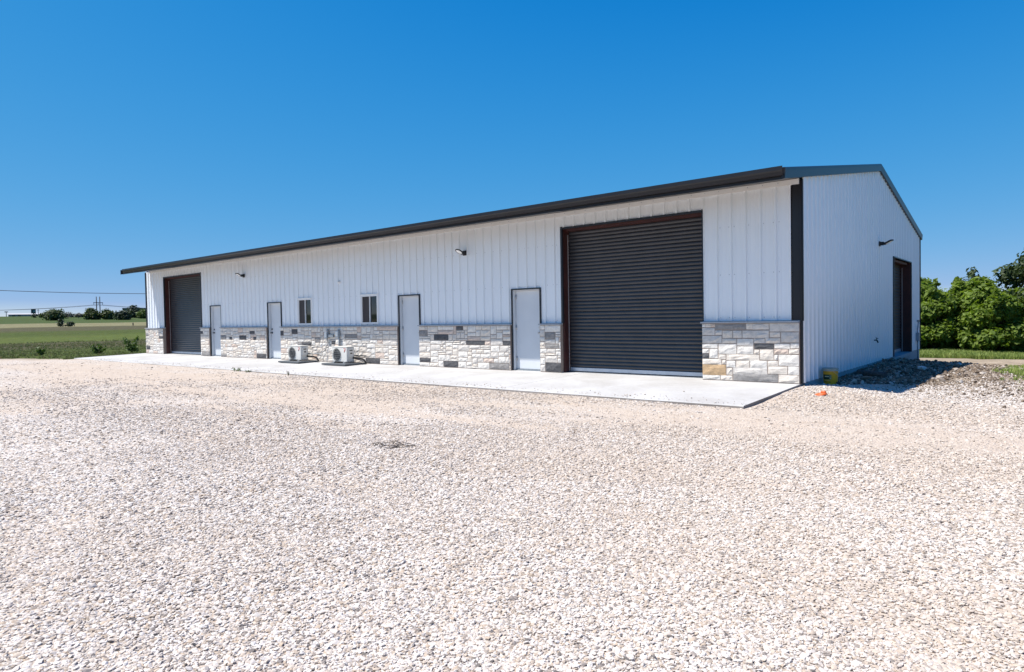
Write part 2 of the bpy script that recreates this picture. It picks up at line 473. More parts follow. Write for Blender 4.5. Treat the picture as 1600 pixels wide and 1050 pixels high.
# ------------------------------------------------------------------ mesh helpers
class MB:
    def __init__(self):
        self.v, self.f, self.mi, self.sm = [], [], [], []
        self.cur = 0
        self.smooth = False

    def face(self, idx):
        self.f.append(idx)
        self.mi.append(self.cur)
        self.sm.append(self.smooth)

    def quad(self, a, b, c, d):
        i = len(self.v)
        self.v += [a, b, c, d]
        self.face((i, i + 1, i + 2, i + 3))

    def box(self, x0, x1, y0, y1, z0, z1, bev=0.0):
        if bev > 0:
            return self.bevbox(x0, x1, y0, y1, z0, z1, bev)
        i = len(self.v)
        self.v += [(x0, y0, z0), (x1, y0, z0), (x1, y1, z0), (x0, y1, z0), (x0, y0, z1), (x1, y0, z1), (x1, y1, z1), (x0, y1, z1)]
        for q in ((0, 3, 2, 1), (4, 5, 6, 7), (0, 1, 5, 4), (1, 2, 6, 5), (2, 3, 7, 6), (3, 0, 4, 7)):
            self.face(tuple(i + k for k in q))

    def bevbox(self, x0, x1, y0, y1, z0, z1, b):
        def ring(z, ins):
            X0, X1, Y0, Y1 = x0 + ins, x1 - ins, y0 + ins, y1 - ins
            c = b
            return [(X0 + c, Y0, z), (X1 - c, Y0, z), (X1, Y0 + c, z), (X1, Y1 - c, z), (X1 - c, Y1, z), (X0 + c, Y1, z), (X0, Y1 - c, z), (X0, Y0 + c, z)]
        rings = [ring(z0, b), ring(z0 + b, 0), ring(z1 - b, 0), ring(z1, b)]
        i = len(self.v)
        for r in rings:
            self.v += r
        for k in range(3):
            for j in range(8):
                a, c = i + k * 8 + j, i + k * 8 + (j + 1) % 8
                self.face((a, c, c + 8, a + 8))
        self.face(tuple(i + j for j in range(7, -1, -1)))
        self.face(tuple(i + 24 + j for j in range(8)))

    def cyl(self, p0, p1, r0, r1=None, n=12, caps=True):
        r1 = r0 if r1 is None else r1
        p0, p1 = Vector(p0), Vector(p1)
        a = (p1 - p0).normalized()
        t = Vector((0, 0, 1)) if abs(a.z) < 0.9 else Vector((1, 0, 0))
        u = a.cross(t).normalized()
        w = a.cross(u)
        i = len(self.v)
        for p, r in ((p0, r0), (p1, r1)):
            for k in range(n):
                th = 2 * math.pi * k / n
                self.v.append(tuple(p + u * (r * math.cos(th)) + w * (r * math.sin(th))))
        sm = self.smooth
        self.smooth = True
        for k in range(n):
            self.face((i + k, i + n + k, i + n + (k + 1) % n, i + (k + 1) % n))
        self.smooth = sm
        if caps:
            self.face(tuple(i + k for k in range(n)))
            self.face(tuple(i + n + k for k in range(n - 1, -1, -1)))

    def tube(self, pts, r, n=8):
        pts = [Vector(p) for p in pts]
        i = len(self.v)
        for k, p in enumerate(pts):
            a = (pts[min(k + 1, len(pts) - 1)] - pts[max(k - 1, 0)]).normalized()
            t = Vector((0, 0, 1)) if abs(a.z) < 0.95 else Vector((1, 0, 0))
            u = a.cross(t).normalized()
            w = a.cross(u)
            for j in range(n):
                th = 2 * math.pi * j / n
                self.v.append(tuple(p + u * (r * math.cos(th)) + w * (r * math.sin(th))))
        sm = self.smooth
        self.smooth = True
        for k in range(len(pts) - 1):
            for j in range(n):
                a, c = i + k * n + j, i + k * n + (j + 1) % n
                self.face((a, a + n, c + n, c))
        self.smooth = sm
        self.face(tuple(i + j for j in range(n)))
        self.face(tuple(i + (len(pts) - 1) * n + j for j in range(n - 1, -1, -1)))

    def prism_x(self, prof, x0, x1):
        """profile of (y, z) points swept along x"""
        i, n = len(self.v), len(prof)
        self.v += [(x0, y, z) for y, z in prof] + [(x1, y, z) for y, z in prof]
        for k in range(n):
            self.face((i + k, i + (k + 1) % n, i + n + (k + 1) % n, i + n + k))
        self.face(tuple(i + k for k in range(n - 1, -1, -1)))
        self.face(tuple(i + n + k for k in range(n)))

    def lathe(self, prof, n=20, c=(0, 0, 0)):
        i = len(self.v)
        for r, z in prof:
            for k in range(n):
                th = 2 * math.pi * k / n
                self.v.append((c[0] + r * math.cos(th), c[1] + r * math.sin(th), c[2] + z))
        sm = self.smooth
        self.smooth = True
        for j in range(len(prof) - 1):
            for k in range(n):
                a, b = i + j * n + k, i + j * n + (k + 1) % n
                self.face((a, b, b + n, a + n))
        self.smooth = sm

    def build(self, name, mats, parent=None, origin=(0, 0, 0)):
        me = bpy.data.meshes.new(name)
        ox, oy, oz = origin
        me.from_pydata([(x - ox, y - oy, z - oz) for x, y, z in self.v], [], self.f)
        if not isinstance(mats, (list, tuple)):
            mats = [mats]
        for m in mats:
            me.materials.append(m)
        me.polygons.foreach_set('material_index', self.mi)
        me.polygons.foreach_set('use_smooth', self.sm)
        me.update()
        o = bpy.data.objects.new(name, me)
        COL.objects.link(o)
        if parent is not None:
            o.parent = parent
        return o


def np_mesh(name, V, Q, mat, parent=None, tint=None, smooth=False):
    """V (n,3), Q (m,k) all faces the same size"""
    me = bpy.data.meshes.new(name)
    V = np.ascontiguousarray(V, np.float32)
    Q = np.ascontiguousarray(Q, np.int32)
    m, k = Q.shape
    me.vertices.add(len(V))
    me.vertices.foreach_set('co', V.ravel())
    me.loops.add(m * k)
    me.loops.foreach_set('vertex_index', Q.ravel())
    me.polygons.add(m)
    me.polygons.foreach_set('loop_start', np.arange(0, m * k, k, dtype=np.int32))
    me.polygons.foreach_set('use_smooth', np.full(m, smooth, dtype=bool))
    me.update(calc_edges=True)
    if tint is not None:
        at = me.attributes.new('tint', 'FLOAT', 'FACE')
        at.data.foreach_set('value', np.ascontiguousarray(tint, np.float32))
    if mat is not None:
        me.materials.append(mat)
    o = bpy.data.objects.new(name, me)
    COL.objects.link(o)
    if parent is not None:
        o.parent = parent
    return o


def tag(o, label=None, cat=None, group=None, kind=None):
    if label:
        o['label'] = label
    if cat:
        o['category'] = cat
    if group:
        o['group'] = group
    if kind:
        o['kind'] = kind
    return o


def thing(name, loc, label, cat, group=None):
    o = bpy.data.objects.new(name, None)
    o.empty_display_size = 0.2
    COL.objects.link(o)
    o.location = loc
    return tag(o, label, cat, group)


def copy_tree(o, parent=None):
    c = o.copy()
    COL.objects.link(c)
    if parent is not None:
        c.parent = parent
    for ch in list(o.children):
        copy_tree(ch, c)
    return c


# ------------------------------------------------------------------ terrain
def sstep(a, b, x):
    t = np.clip((x - a) / (b - a), 0, 1)
    return t * t * (3 - 2 * t)


def vnoise(x, y, seed=0):
    """smooth value noise on arrays"""
    xi, yi = np.floor(x).astype(np.int64), np.floor(y).astype(np.int64)
    fx, fy = x - xi, y - yi
    fx, fy = fx * fx * (3 - 2 * fx), fy * fy * (3 - 2 * fy)

    def h(a, b):
        n = (a * 374761393 + b * 668265263 + seed * 974711) & 0x7fffffff
        n = ((n ^ (n >> 13)) * 1274126177) & 0x7fffffff
        return ((n ^ (n >> 16)) & 0xffff) / 65535.0
    return (h(xi, yi) * (1 - fx) + h(xi + 1, yi) * fx) * (1 - fy) + (h(xi, yi + 1) * (1 - fx) + h(xi + 1, yi + 1) * fx) * fy


PD = [0, 38, 45, 54, 77, 110, 145, 185, 240, 300, 350, 430, 500, 560, 620, 900, 1500, 5000]
PZ = [-.12, -.10, -.05, 0.0, 0.05, 0.33, 0.75, 1.3, 2.3, 3.2, 4.1, 6.0, 8.0, 8.8, 9.3, 9.6, 9.0, 0.0]


def H(x, y):
    x, y = np.asarray(x, float), np.asarray(y, float)
    d = 1.045 * (3.85 - x)
    far = np.interp(d, PD, PZ)
    w = sstep(-29.0, -40.0, x)
    near = -0.14 - 0.50 * sstep(7.5, 15.5, y) + 0.03 * sstep(-5, -28, x)
    # soil and rubble banked against the gable wall, highest below the side door
    wall = np.interp(y, [-3, 0, 1.4, 3.7, 6.2, 8.0, 11.0, 14.6, 16.0], [-.14, -.14, -.13, -.10, -.04, -.02, -.27, -.56, -.62])
    k = np.exp(-(np.maximum(x - 0.2, 0) / 1.7) ** 2) * sstep(-2.0, 0.0, x)
    near = near * (1 - k) + wall * k
    near = near + 0.10 * np.exp(-((x - 2.7) / 0.9) ** 2 - ((y - 4.4) / 2.0) ** 2)
    near = near + 0.085 * sstep(-3.0, -0.3, y) * sstep(1.4, 0.2, y) * np.exp(-(np.maximum(np.abs(x) - 0.4, 0) / 0.9) ** 2)
    z = near * (1 - w) + far * w
    z = z + 0.035 * (vnoise(x * 0.35, y * 0.5, 3) - 0.5) * sstep(0.4, 2.5, np.abs(y + 3.15) + 0.0)
    z = z + 0.25 * (vnoise(x * 0.06, y * 0.06, 5) - 0.5) * sstep(-60, -110, x)
    return z


def lot_edge(x, y):
    """positive inside the gravel lot"""
    e1 = (x + 31.2) * 0.404 - (y + 3.1) * 0.915
    e2 = np.minimum(x + 2.0, 20.6 - y)
    e = np.maximum(np.minimum(e1, 20.6 - y), e2)
    e = np.minimum(e, 13.0 - 5.5 * sstep(-9.0, 1.0, y) + 3.0 * sstep(12.0, 17.0, y) - x)
    return e + 0.9 * (vnoise(x * 0.9, y * 0.9, 9) - 0.5) + 0.4 * (vnoise(x * 3.1, y * 3.1, 12) - 0.5)


def grid_sheet(name, xs, ys, zf, mat, keep=None):
    X, Y = np.meshgrid(xs, ys)
    Z = zf(X, Y)
    n, m = X.shape
    V = np.stack([X.ravel(), Y.ravel(), Z.ravel()], 1)
    I = np.arange(n * m).reshape(n, m)
    Q = np.stack([I[:-1, :-1].ravel(), I[:-1, 1:].ravel(), I[1:, 1:].ravel(), I[1:, :-1].ravel()], 1)
    if keep is not None:
        k = keep(X, Y).ravel()
        Q = Q[k[Q].any(1)]
    return np_mesh(name, V, Q, mat, smooth=True)


t = np.linspace(-1, 1, 321)
xs = np.sinh(t * 6.2) / np.sinh(6.2) * 5000 - 5
ys = np.sinh(t * 6.2) / np.sinh(6.2) * 5000 + 3
field = grid_sheet('field', xs, ys, lambda x, y: H(x, y) - 0.30 * sstep(-0.3, 0.9, lot_edge(x, y)), M['field'])
tag(field, 'wide green meadow with mown and brown strips rising to the skyline', kind='structure')

lxs = np.concatenate([np.arange(-75, -36, 0.6), np.arange(-36, 8, 0.22), np.arange(8, 45, 0.8)])
lys = np.concatenate([np.arange(-60, -17, 0.9), np.arange(-17, 23.5, 0.22)])


def wheel_tracks(x, y):
    """two worn wheel tracks turning along the apron and two more swinging through the lot"""
    w = 0.45 * (vnoise(x * 0.12, y * 0.12, 61) - 0.5) * 2
    r1 = np.hypot(x + 6.0, y + 24.5)
    q = 0
    for c in (-4.75 + w, -6.45 + w):
        q = q + np.exp(-((y - c) / 0.24) ** 2) * sstep(9, 3, x)
    for c in (15.2 + w, 16.9 + w):
        q = q + np.exp(-((r1 - c) / 0.26) ** 2)
    r2 = np.hypot(x - 14.0, y + 1.0)
    for c in (12.6 - w, 14.2 - w):
        q = q + 0.8 * np.exp(-((r2 - c) / 0.26) ** 2) * sstep(-2.5, -4.5, y)
    return q * (0.35 + 0.75 * vnoise(x * 0.5, y * 0.5, 62))


def lot_z(x, y):
    e = lot_edge(x, y)
    trk = wheel_tracks(x, y)
    ruts = -0.022 * trk + 0.016 * (vnoise(x * 1.3, y * 2.6, 21) - 0.5) + 0.010 * (vnoise(x * 4.5, y * 6.0, 22) - 0.5)
    return H(x, y) + ruts - 0.25 * sstep(0.5, -0.6, e)


_LZ = lot_z(*np.meshgrid(lxs, lys))


def lot_zi(x, y):
    """height of the lot sheet itself (bilinear on its grid)"""
    i = np.clip(np.searchsorted(lxs, x) - 1, 0, len(lxs) - 2)
    j = np.clip(np.searchsorted(lys, y) - 1, 0, len(lys) - 2)
    u = np.clip((x - lxs[i]) / (lxs[i + 1] - lxs[i]), 0, 1)
    v = np.clip((y - lys[j]) / (lys[j + 1] - lys[j]), 0, 1)
    return (_LZ[j, i] * (1 - u) + _LZ[j, i + 1] * u) * (1 - v) + (_LZ[j + 1, i] * (1 - u) + _LZ[j + 1, i + 1] * u) * v


lot = grid_sheet('gravel_lot', lxs, lys, lot_z, M['gravel_ground'], lambda x, y: lot_edge(x, y) > -0.8)
_me = lot.data
_co = np.empty(len(_me.vertices) * 3, np.float32)
_me.vertices.foreach_get('co', _co)
_co = _co.reshape(-1, 3)
_a = _me.attributes.new('worn', 'FLOAT', 'POINT')
_a.data.foreach_set('value', wheel_tracks(_co[:, 0].astype(float), _co[:, 1].astype(float)).astype(np.float32))
tag(lot, 'pale crushed limestone lot in front of the metal building', kind='structure')


# ------------------------------------------------------------------ scatter by geometry nodes (gravel, rubble, grass: uncountable)
def scatter(name, P, rot, scl, idx, sources, label):
    me = bpy.data.meshes.new(name)
    me.vertices.add(len(P))
    me.vertices.foreach_set('co', np.ascontiguousarray(P, np.float32).ravel())
    a = me.attributes.new('rot', 'FLOAT_VECTOR', 'POINT')
    a.data.foreach_set('vector', np.ascontiguousarray(rot, np.float32).ravel())
    a = me.attributes.new('scl', 'FLOAT_VECTOR', 'POINT')
    a.data.foreach_set('vector', np.ascontiguousarray(scl, np.float32).ravel())
    a = me.attributes.new('pick', 'INT', 'POINT')
    a.data.foreach_set('value', np.ascontiguousarray(idx, np.int32))
    o = bpy.data.objects.new(name, me)
    COL.objects.link(o)
    ng = bpy.data.node_groups.new(name + '_nodes', 'GeometryNodeTree')
    ng.interface.new_socket('Geometry', in_out='INPUT', socket_type='NodeSocketGeometry')
    ng.interface.new_socket('Geometry', in_out='OUTPUT', socket_type='NodeSocketGeometry')
    N = ng.nodes
    gi, go = N.new('NodeGroupInput'), N.new('NodeGroupOutput')
    ip = N.new('GeometryNodeInstanceOnPoints')
    ci = N.new('GeometryNodeCollectionInfo')
    ci.inputs['Collection'].default_value = sources
    ci.inputs['Separate Children'].default_value = True
    ci.inputs['Reset Children'].default_value = True

    def attr(nm, ty):
        n = N.new('GeometryNodeInputNamedAttribute')
        n.data_type = ty
        n.inputs['Name'].default_value = nm
        return n.outputs['Attribute']
    e2r = N.new('FunctionNodeEulerToRotation')
    ng.links.new(attr('rot', 'FLOAT_VECTOR'), e2r.inputs[0])
    ng.links.new(gi.outputs[0], ip.inputs['Points'])
    ng.links.new(ci.outputs[0], ip.inputs['Instance'])
    ip.inputs['Pick Instance'].default_value = True
    ng.links.new(attr('pick', 'INT'), ip.inputs['Instance Index'])
    ng.links.new(e2r.outputs[0], ip.inputs['Rotation'])
    ng.links.new(attr('scl', 'FLOAT_VECTOR'), ip.inputs['Scale'])
    ng.links.new(ip.outputs[0], go.inputs[0])
    md = o.modifiers.new('scatter', 'NODES')
    md.node_group = ng
    return tag(o, label, kind='stuff')


def source_collection(name, meshes):
    c = bpy.data.collections.new(name)
    for i, me in enumerate(meshes):
        o = bpy.data.objects.new('%s_%02d' % (name, i), me)
        c.objects.link(o)
    return c


def pebble_mesh(name, seed, mat):
    r = np.random.default_rng(seed)
    import bmesh
    bm = bmesh.new()
    bmesh.ops.create_icosphere(bm, subdivisions=1, radius=0.5)
    # clip by random planes: angular crushed stone
    for _ in range(6):
        n = Vector(r.normal(size=3)).normalized()
        off = 0.30 + 0.14 * r.random()
        for v in bm.verts:
            q = v.co.dot(n) - off
            if q > 0:
                v.co -= n * q
    for v in bm.verts:
        v.co *= 1 + 0.12 * (r.random() - 0.5)
        v.co.z *= 0.72
    me = bpy.data.meshes.new(name)
    bm.to_mesh(me)
    bm.free()
    me.materials.append(mat)
    return me


pebbles = source_collection('crushed_pebble', [pebble_mesh('pebble_mesh', s, M['pebble']) for s in range(10)])


def rand_rot(n, flat=0.5):
    return np.stack([RNG.normal(0, flat, n), RNG.normal(0, flat, n), RNG.random(n) * 6.283], 1)


def gravel_points(r0, r1, dens, a0=-84, a1=12):
    area = 0.5 * (r1 ** 2 - r0 ** 2) * math.radians(a1 - a0)
    n = int(area * dens)
    r = np.sqrt(RNG.random(n) * (r1 ** 2 - r0 ** 2) + r0 ** 2)
    a = np.radians(a0 + RNG.random(n) * (a1 - a0))
    return CAM.x + r * np.sin(a), CAM.y + r * np.cos(a)


gx, gy, gs = [], [], []
for r0, r1, dens, sc in ((1.2, 3.6, 8200, 0.0148), (3.6, 6.0, 5600, 0.0163), (6.0, 9.5, 2500, 0.0195), (9.5, 14, 850, 0.024), (14, 20, 250, 0.028), (20, 34, 60, 0.034)):
    x, y = gravel_points(r0, r1, dens)
    s = sc * np.exp(RNG.normal(0, 0.38, len(x)))
    big = RNG.random(len(x)) < 0.006
    s[big] *= 1.5
    s = np.minimum(s, sc * 2.2)
    gx.append(x); gy.append(y); gs.append(s)
x, y = RNG.random(9000) * 60 - 45, RNG.random(9000) * 30 - 44
gx.append(x); gy.append(y); gs.append(np.full(9000, 0.04))
gx, gy, gs = map(np.concatenate, (gx, gy, gs))
on_slab = (gy > -3.13) & (gx < 0.03)
ok = ~on_slab & (lot_edge(gx, gy) > 0.1) & ~((gx > -1) & (gy > 13)) & ~((gx < 0.06) & (gy > -3.13))
# fines take over in the dusty patches: thin the stones there
th = vnoise(gx * 0.16, gy * 0.45, 31) * 0.65 + vnoise(gx * 0.6, gy * 1.4, 32) * 0.35
th = th + 0.11 * np.exp(-((gy + 5.0) / 2.2) ** 2) + 0.22 * (vnoise(gx * 1.9, gy * 3.4, 33) - 0.5)
th = th + np.where(gy < -8.5, 0.06, 0.16) * wheel_tracks(gx, gy)
ok &= RNG.random(len(gx)) > np.where(gy < -8.0, 0.45, 0.80) * sstep(0.46, 0.78, th)
brm = np.hypot((gx - 1.5) / 1.9, (gy - 5.4) / 4.7) + 0.7 * (vnoise(gx * 1.4, gy * 1.4, 44) - 0.5)
ok &= RNG.random(len(gx)) > 0.93 * sstep(1.05, 0.80, brm)
gx, gy, gs, th = gx[ok], gy[ok], gs[ok], th[ok]
n = len(gx)
P = np.stack([gx, gy, lot_zi(gx, gy) + gs * (0.13 - 0.24 * sstep(0.42, 0.85, th) * RNG.random(n))], 1)
sc3 = np.stack([gs * (0.95 + 0.6 * RNG.random(n)), gs * (0.8 + 0.35 * RNG.random(n)), gs * (0.5 + 0.3 * RNG.random(n))], 1)
scatter('gravel', P, rand_rot(n, 0.30), sc3, RNG.integers(0, 10, n), pebbles, 'loose pale limestone gravel covering the lot')

# a scatter of strays on the apron
n = 900
sx_ = -RNG.random(n) * 30
sy_ = -3.13 + np.abs(RNG.normal(0, 0.28, n))
k = (sy_ < -0.25)
sx_, sy_ = sx_[k], sy_[k]
n = len(sx_)
ss = 0.020 * np.exp(RNG.normal(0, 0.35, n))
P = np.stack([sx_, sy_, -0.09 * (-(sy_) - 0.1) / 3.05 + ss * 0.2], 1)
scatter('gravel', P, rand_rot(n, 0.3), np.stack([ss, ss * 0.9, ss * 0.8], 1), RNG.integers(0, 10, n), pebbles,
        'stray gravel stones kicked onto the edge of the concrete apron')

rubbles = source_collection('rubble_stone', [pebble_mesh('rubble_mesh', 50 + s, M['rubble']) for s in range(8)])
n = 34000
rx, ry = 0.12 + np.abs(RNG.normal(0, 1.35, n)), 1.2 + RNG.random(n) * 13
edge = 0.5 + 2.4 * sstep(0.8, 4.0, ry) - 0.9 * sstep(8, 14, ry)
k = (rx < edge * (0.8 + 0.5 * vnoise(rx * 1.5, ry * 1.5, 41))) & (rx > 0.08)
rx, ry = rx[k], ry[k]
n = len(rx)
rs = 0.033 * np.exp(RNG.normal(0, 0.50, n))
P = np.stack([rx, ry, lot_zi(rx, ry) + rs * 0.15], 1)
mx = RNG.normal(2.75, 0.75, 7600)
my = RNG.normal(3.0, 1.25, 7600)
mk = (mx > 1.2) & (RNG.random(7600) < 1.2 - 0.9 * vnoise(mx * 1.8, my * 1.8, 43))
mx, my = mx[mk], my[mk]
ms = 0.023 * np.exp(RNG.normal(0, 0.42, len(mx)))
P = np.concatenate([P, np.stack([mx, my, lot_zi(mx, my) + ms * 0.15], 1)])
rs = np.concatenate([rs, ms])
n = len(rs)
scatter('rubble', P, rand_rot(n, 0.6), np.stack([rs * (0.9 + 0.7 * RNG.random(n)), rs, rs * 0.75], 1), RNG.integers(0, 8, n), rubbles,
        'dark broken rubble banked along the gable wall foundation')

# ------------------------------------------------------------------ apron
ap = MB()
joints = [0.012, -5.2, -10.4, -15.6, -20.8, -26.0, -31.2]
for k in range(6):
    x1, x0 = joints[k] - 0.005, joints[k + 1] + 0.005
    z0, z1 = -0.006, -0.09
    ap.v += [(x0, -3.13, z1), (x1, -3.13, z1), (x1, 0.16, z0), (x0, 0.16, z0), (x0, -3.15, z1 - 0.012), (x1, -3.15, z1 - 0.012),
             (x0, -3.15, -0.4), (x1, -3.15, -0.4), (x1, 0.16, -0.4), (x0, 0.16, -0.4)]
    b0 = len(ap.v) - 10
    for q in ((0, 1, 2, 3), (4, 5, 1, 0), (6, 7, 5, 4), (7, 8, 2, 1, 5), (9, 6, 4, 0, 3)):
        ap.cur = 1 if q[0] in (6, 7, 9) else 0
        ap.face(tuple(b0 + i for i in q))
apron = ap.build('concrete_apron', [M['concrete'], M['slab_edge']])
tag(apron, 'pale concrete apron along the front of the metal building', kind='structure')

# ------------------------------------------------------------------ the metal building
L, WD = 30.95, 14.61
ZT = 4.0                     # front wall top
SL = 0.1765                  # roof slope
RIDGE_Y = 7.305


def roof_z(y):
    return 5.535 - SL * abs(y - RIDGE_Y)


B = thing('metal_building', (0, 0, 0), 'long white metal building with stone wainscot and dark roll up doors', 'building')

BIG = [(-5.735, -1.993, 0.0, 3.6375), (-28.897, -25.135, 0.0, 3.6375)]
WALK = [(-24.329, 0), (-19.679, 1), (-11.983, 2), (-7.387, 3)]
DWID, DHT = 0.989, 2.18
WIN = [-17.535, -13.833]
WWID, WZ0, WZ1 = 0.859, 1.287, 2.243
ZCAP = 1.2387
SPROUD = 0.0956

RIB = [(-0.036, 0), (-0.017, 0.036), (0.017, 0.036), (0.036, 0), (0.092, 0), (0.098, 0.004), (0.107, 0.004), (0.113, 0),
       (0.192, 0), (0.198, 0.004), (0.207, 0.004), (0.213, 0)]
PITCH = 0.3048


def rib_depth(u):
    u = (u + 0.036) % PITCH - 0.036
    pts = RIB + [(PITCH - 0.036, 0)]
    for (a, da), (b, db) in zip(pts, pts[1:]):
        if a <= u <= b:
            return da + (db - da) * (u - a) / (b - a) if b > a else da
    return 0.0


def panel_mesh(u0, u1, off, z0f, z1f, holes, place):
    """ribbed sheet between u0 and u1; place(u, depth, z) -> point; holes (ua, ub, za, zb)"""
    us = {u0, u1}
    k0 = int(math.floor((u0 - off) / PITCH)) - 1
    for k in range(k0, k0 + 8):
        for a, _ in RIB:
            u = off + k * PITCH + a
            if u0 < u < u1:
                us.add(u)
    for a, b, _, _ in holes:
        for u in (a, b):
            if u0 < u < u1:
                us.add(u)
    if u0 < RIDGE_Y < u1:
        us.add(RIDGE_Y)
    us = sorted(us)
    mb = MB()
    for a, b in zip(us, us[1:]):
        if b - a < 1e-5:
            continue
        mid = (a + b) / 2
        ints = [(None, None)]
        cuts = sorted([(za, zb) for ha, hb, za, zb in holes if ha < mid < hb])
        segs, lo = [], 'bot'
        for za, zb in cuts:
            if lo == 'bot':
                if za > z0f(mid):
                    segs.append((z0f, (lambda u, z=za: z)))
            else:
                segs.append(((lambda u, z=lo: z), (lambda u, z=za: z)))
            lo = zb
        segs.append((z0f if lo == 'bot' else (lambda u, z=lo: z), z1f))
        da, db = rib_depth(a - off + 1e-7), rib_depth(b - off - 1e-7)
        for f0, f1 in segs:
            if f1(mid) - f0(mid) < 1e-4:
                continue
            mb.quad(place(a, da, f0(a)), place(b, db, f0(b)), place(b, db, f1(b)), place(a, da, f1(a)))
    return mb


front_holes = list(BIG) + [(x, x + DWID, 0, DHT) for x, _ in WALK] + [(x, x + WWID, WZ0, WZ1) for x in WIN]
u = -L
while u < -0.02:
    u1 = min(u + 3 * PITCH, -0.02)
    hs_ = [h for h in front_holes if h[0] < u1 and h[1] > u]
    mb = panel_mesh(u, u1, -L, lambda q: ZCAP - 0.02, lambda q: ZT, hs_, lambda a, d, z: (a, -d, z))
    if mb.f:
        mb.build('wall_panel', M['panel'], B)
    u = u1

SDO = (9.4255, 12.634, 0.0, 3.062)
u = 0.02
while u < WD - 0.01:
    u1 = min(u + 3 * PITCH, WD)
    hs_ = [SDO] if SDO[0] < u1 and SDO[1] > u else []
    mb = panel_mesh(u, u1, 0.06, lambda q: 0.01, lambda q: roof_z(q) - 0.16, hs_, lambda a, d, z: (0.045 + 0.72 * d, a, z))
    mb.build('wall_panel', M['panel'], B)
    u = u1

# rear and left walls, floor slab
mb = MB()
mb.box(-L, 0.03, WD - 0.03, WD, 0.0, roof_z(WD) - 0.14)
mb.build('rear_wall', M['panel'], B)
mb = MB()
prof = [(0.01, 0.0), (WD - 0.04, 0.0), (WD - 0.04, roof_z(WD) - 0.14), (RIDGE_Y, roof_z(RIDGE_Y) - 0.14), (0.01, roof_z(0) - 0.14)]
mb.prism_x(prof, -L, -L + 0.05)
mb.build('left_gable_wall', M['panel'], B)
mb = MB()
mb.box(-L + 0.01, 0.035, 0.17, WD + 0.005, -1.3, 0.0)
mb.build('foundation', M['foundation'], B)
for y in np.arange(2.44, WD, 2.44):   # form board fins left on the foundation
    mb = MB()
    mb.box(0.036, 0.040, y - 0.012, y + 0.012, -1.2, -0.005)
    mb.build('form_seam', M['foundation'], B)
mb = MB()
mb.box(0.036, 0.10, SDO[0] - 0.05, SDO[1] + 0.05, -0.10, -0.004)
mb.build('door_sill', M['foundation'], B)

# roof: two ribbed slopes with thickness, ridge cap
RX0, RX1 = -30.46, 0.05


def roof_slope(ya, yb):
    mb = MB()
    xs_ = []
    k = 0
    x = RX0
    while x < RX1 - 0.05:
        xs_ += [(x, 0), (x + 0.26, 0), (x + 0.275, 0.03), (x + 0.295, 0.03)]
        x += PITCH
    xs_.append((RX1, 0))
    i = len(mb.v)
    for x, h in xs_:
        mb.v += [(x, ya, roof_z(ya) - 0.03 + h), (x, yb, roof_z(yb) - 0.03 + h), (x, ya, roof_z(ya) - 0.10), (x, yb, roof_z(yb) - 0.10)]
    for k in range(len(xs_) - 1):
        a, b = i + 4 * k, i + 4 * k + 4
        mb.face((a, b, b + 1, a + 1))
        mb.face((a + 2, a + 3, b + 3, b + 2))
        mb.face((a, a + 2, b + 2, b))
        mb.face((a + 1, b + 1, b + 3, a + 3))
    return mb


OV = 1.24
roof_slope(-OV, RIDGE_Y - 0.02).build('roof', M['bronze'], B)
roof_slope(RIDGE_Y + 0.02, WD + 0.15).build('roof', M['bronze'], B)
mb = MB()
r = RIDGE_Y
mb.prism_x([(r - 0.22, roof_z(r - 0.22) + 0.004), (r, roof_z(r) + 0.014), (r + 0.22, roof_z(r + 0.22) + 0.004), (r + 0.22, roof_z(r + 0.22) - 0.02), (r, roof_z(r) - 0.01), (r - 0.22, roof_z(r - 0.22) - 0.02)], RX0 - 0.02, RX1)
mb.build('ridge_cap', M['bronze'], B)

# rake trims on both gables
for xa, xb in ((0.05, 0.112), (RX0 - 0.06, RX0)):
    for ya, yb in ((-OV - 0.06, RIDGE_Y), (RIDGE_Y, WD + 0.17)):
        mb = MB()
        i = 0
        top = lambda y: roof_z(y) + 0.012
        P8 = []
        for y in (ya, yb):
            P8 += [(xa, y, top(y) - 0.205), (xb, y, top(y) - 0.205), (xb + 0.012, y, top(y) - 0.06), (xb + 0.012, y, top(y) - 0.015), (xb - 0.01, y, top(y)), (xa, y, top(y))]
        mb.v = P8
        for k in range(6):
            mb.face((k, (k + 1) % 6, 6 + (k + 1) % 6, 6 + k))
        mb.face((5, 4, 3, 2, 1, 0))
        mb.face((6, 7, 8, 9, 10, 11))
        mb.build('rake_trim', M['bronze'], B)

# gutter, eave board, soffit, white eave trim
mb = MB()
g = -OV
mb.prism_x([(g, 4.03), (g, 3.905), (g - 0.035, 3.885), (g - 0.085, 3.885), (g - 0.10, 3.95), (g - 0.125, 3.975), (g - 0.125, 4.045), (g - 0.112, 4.045),
            (g - 0.112, 3.98), (g - 0.088, 3.955), (g - 0.075, 3.90), (g - 0.02, 3.90), (g - 0.012, 4.03)], RX0 + 0.30, 0.085)
mb.build('gutter', M['bronze'], B)
mb = MB()
mb.box(RX0, RX1 - 0.002, g + 0.002, g + 0.05, 3.83, 4.0)
mb.build('eave_board', M['bronze'], B)
mb = MB()
mb.prism_x([(g + 0.052, 3.845), (-0.055, 4.035), (-0.055, 4.05), (g + 0.052, 3.86)], RX0 + 0.01, RX1 - 0.003)
mb.build('soffit', M['bronze'], B)
mb = MB()
mb.box(RX0 + 0.02, -0.002, -0.052, -0.034, 3.925, 4.03)
mb.box(RX0 + 0.02, -0.002, -0.034, 0.03, 4.001, 4.03)
mb.build('eave_trim', M['trim_white'], B)

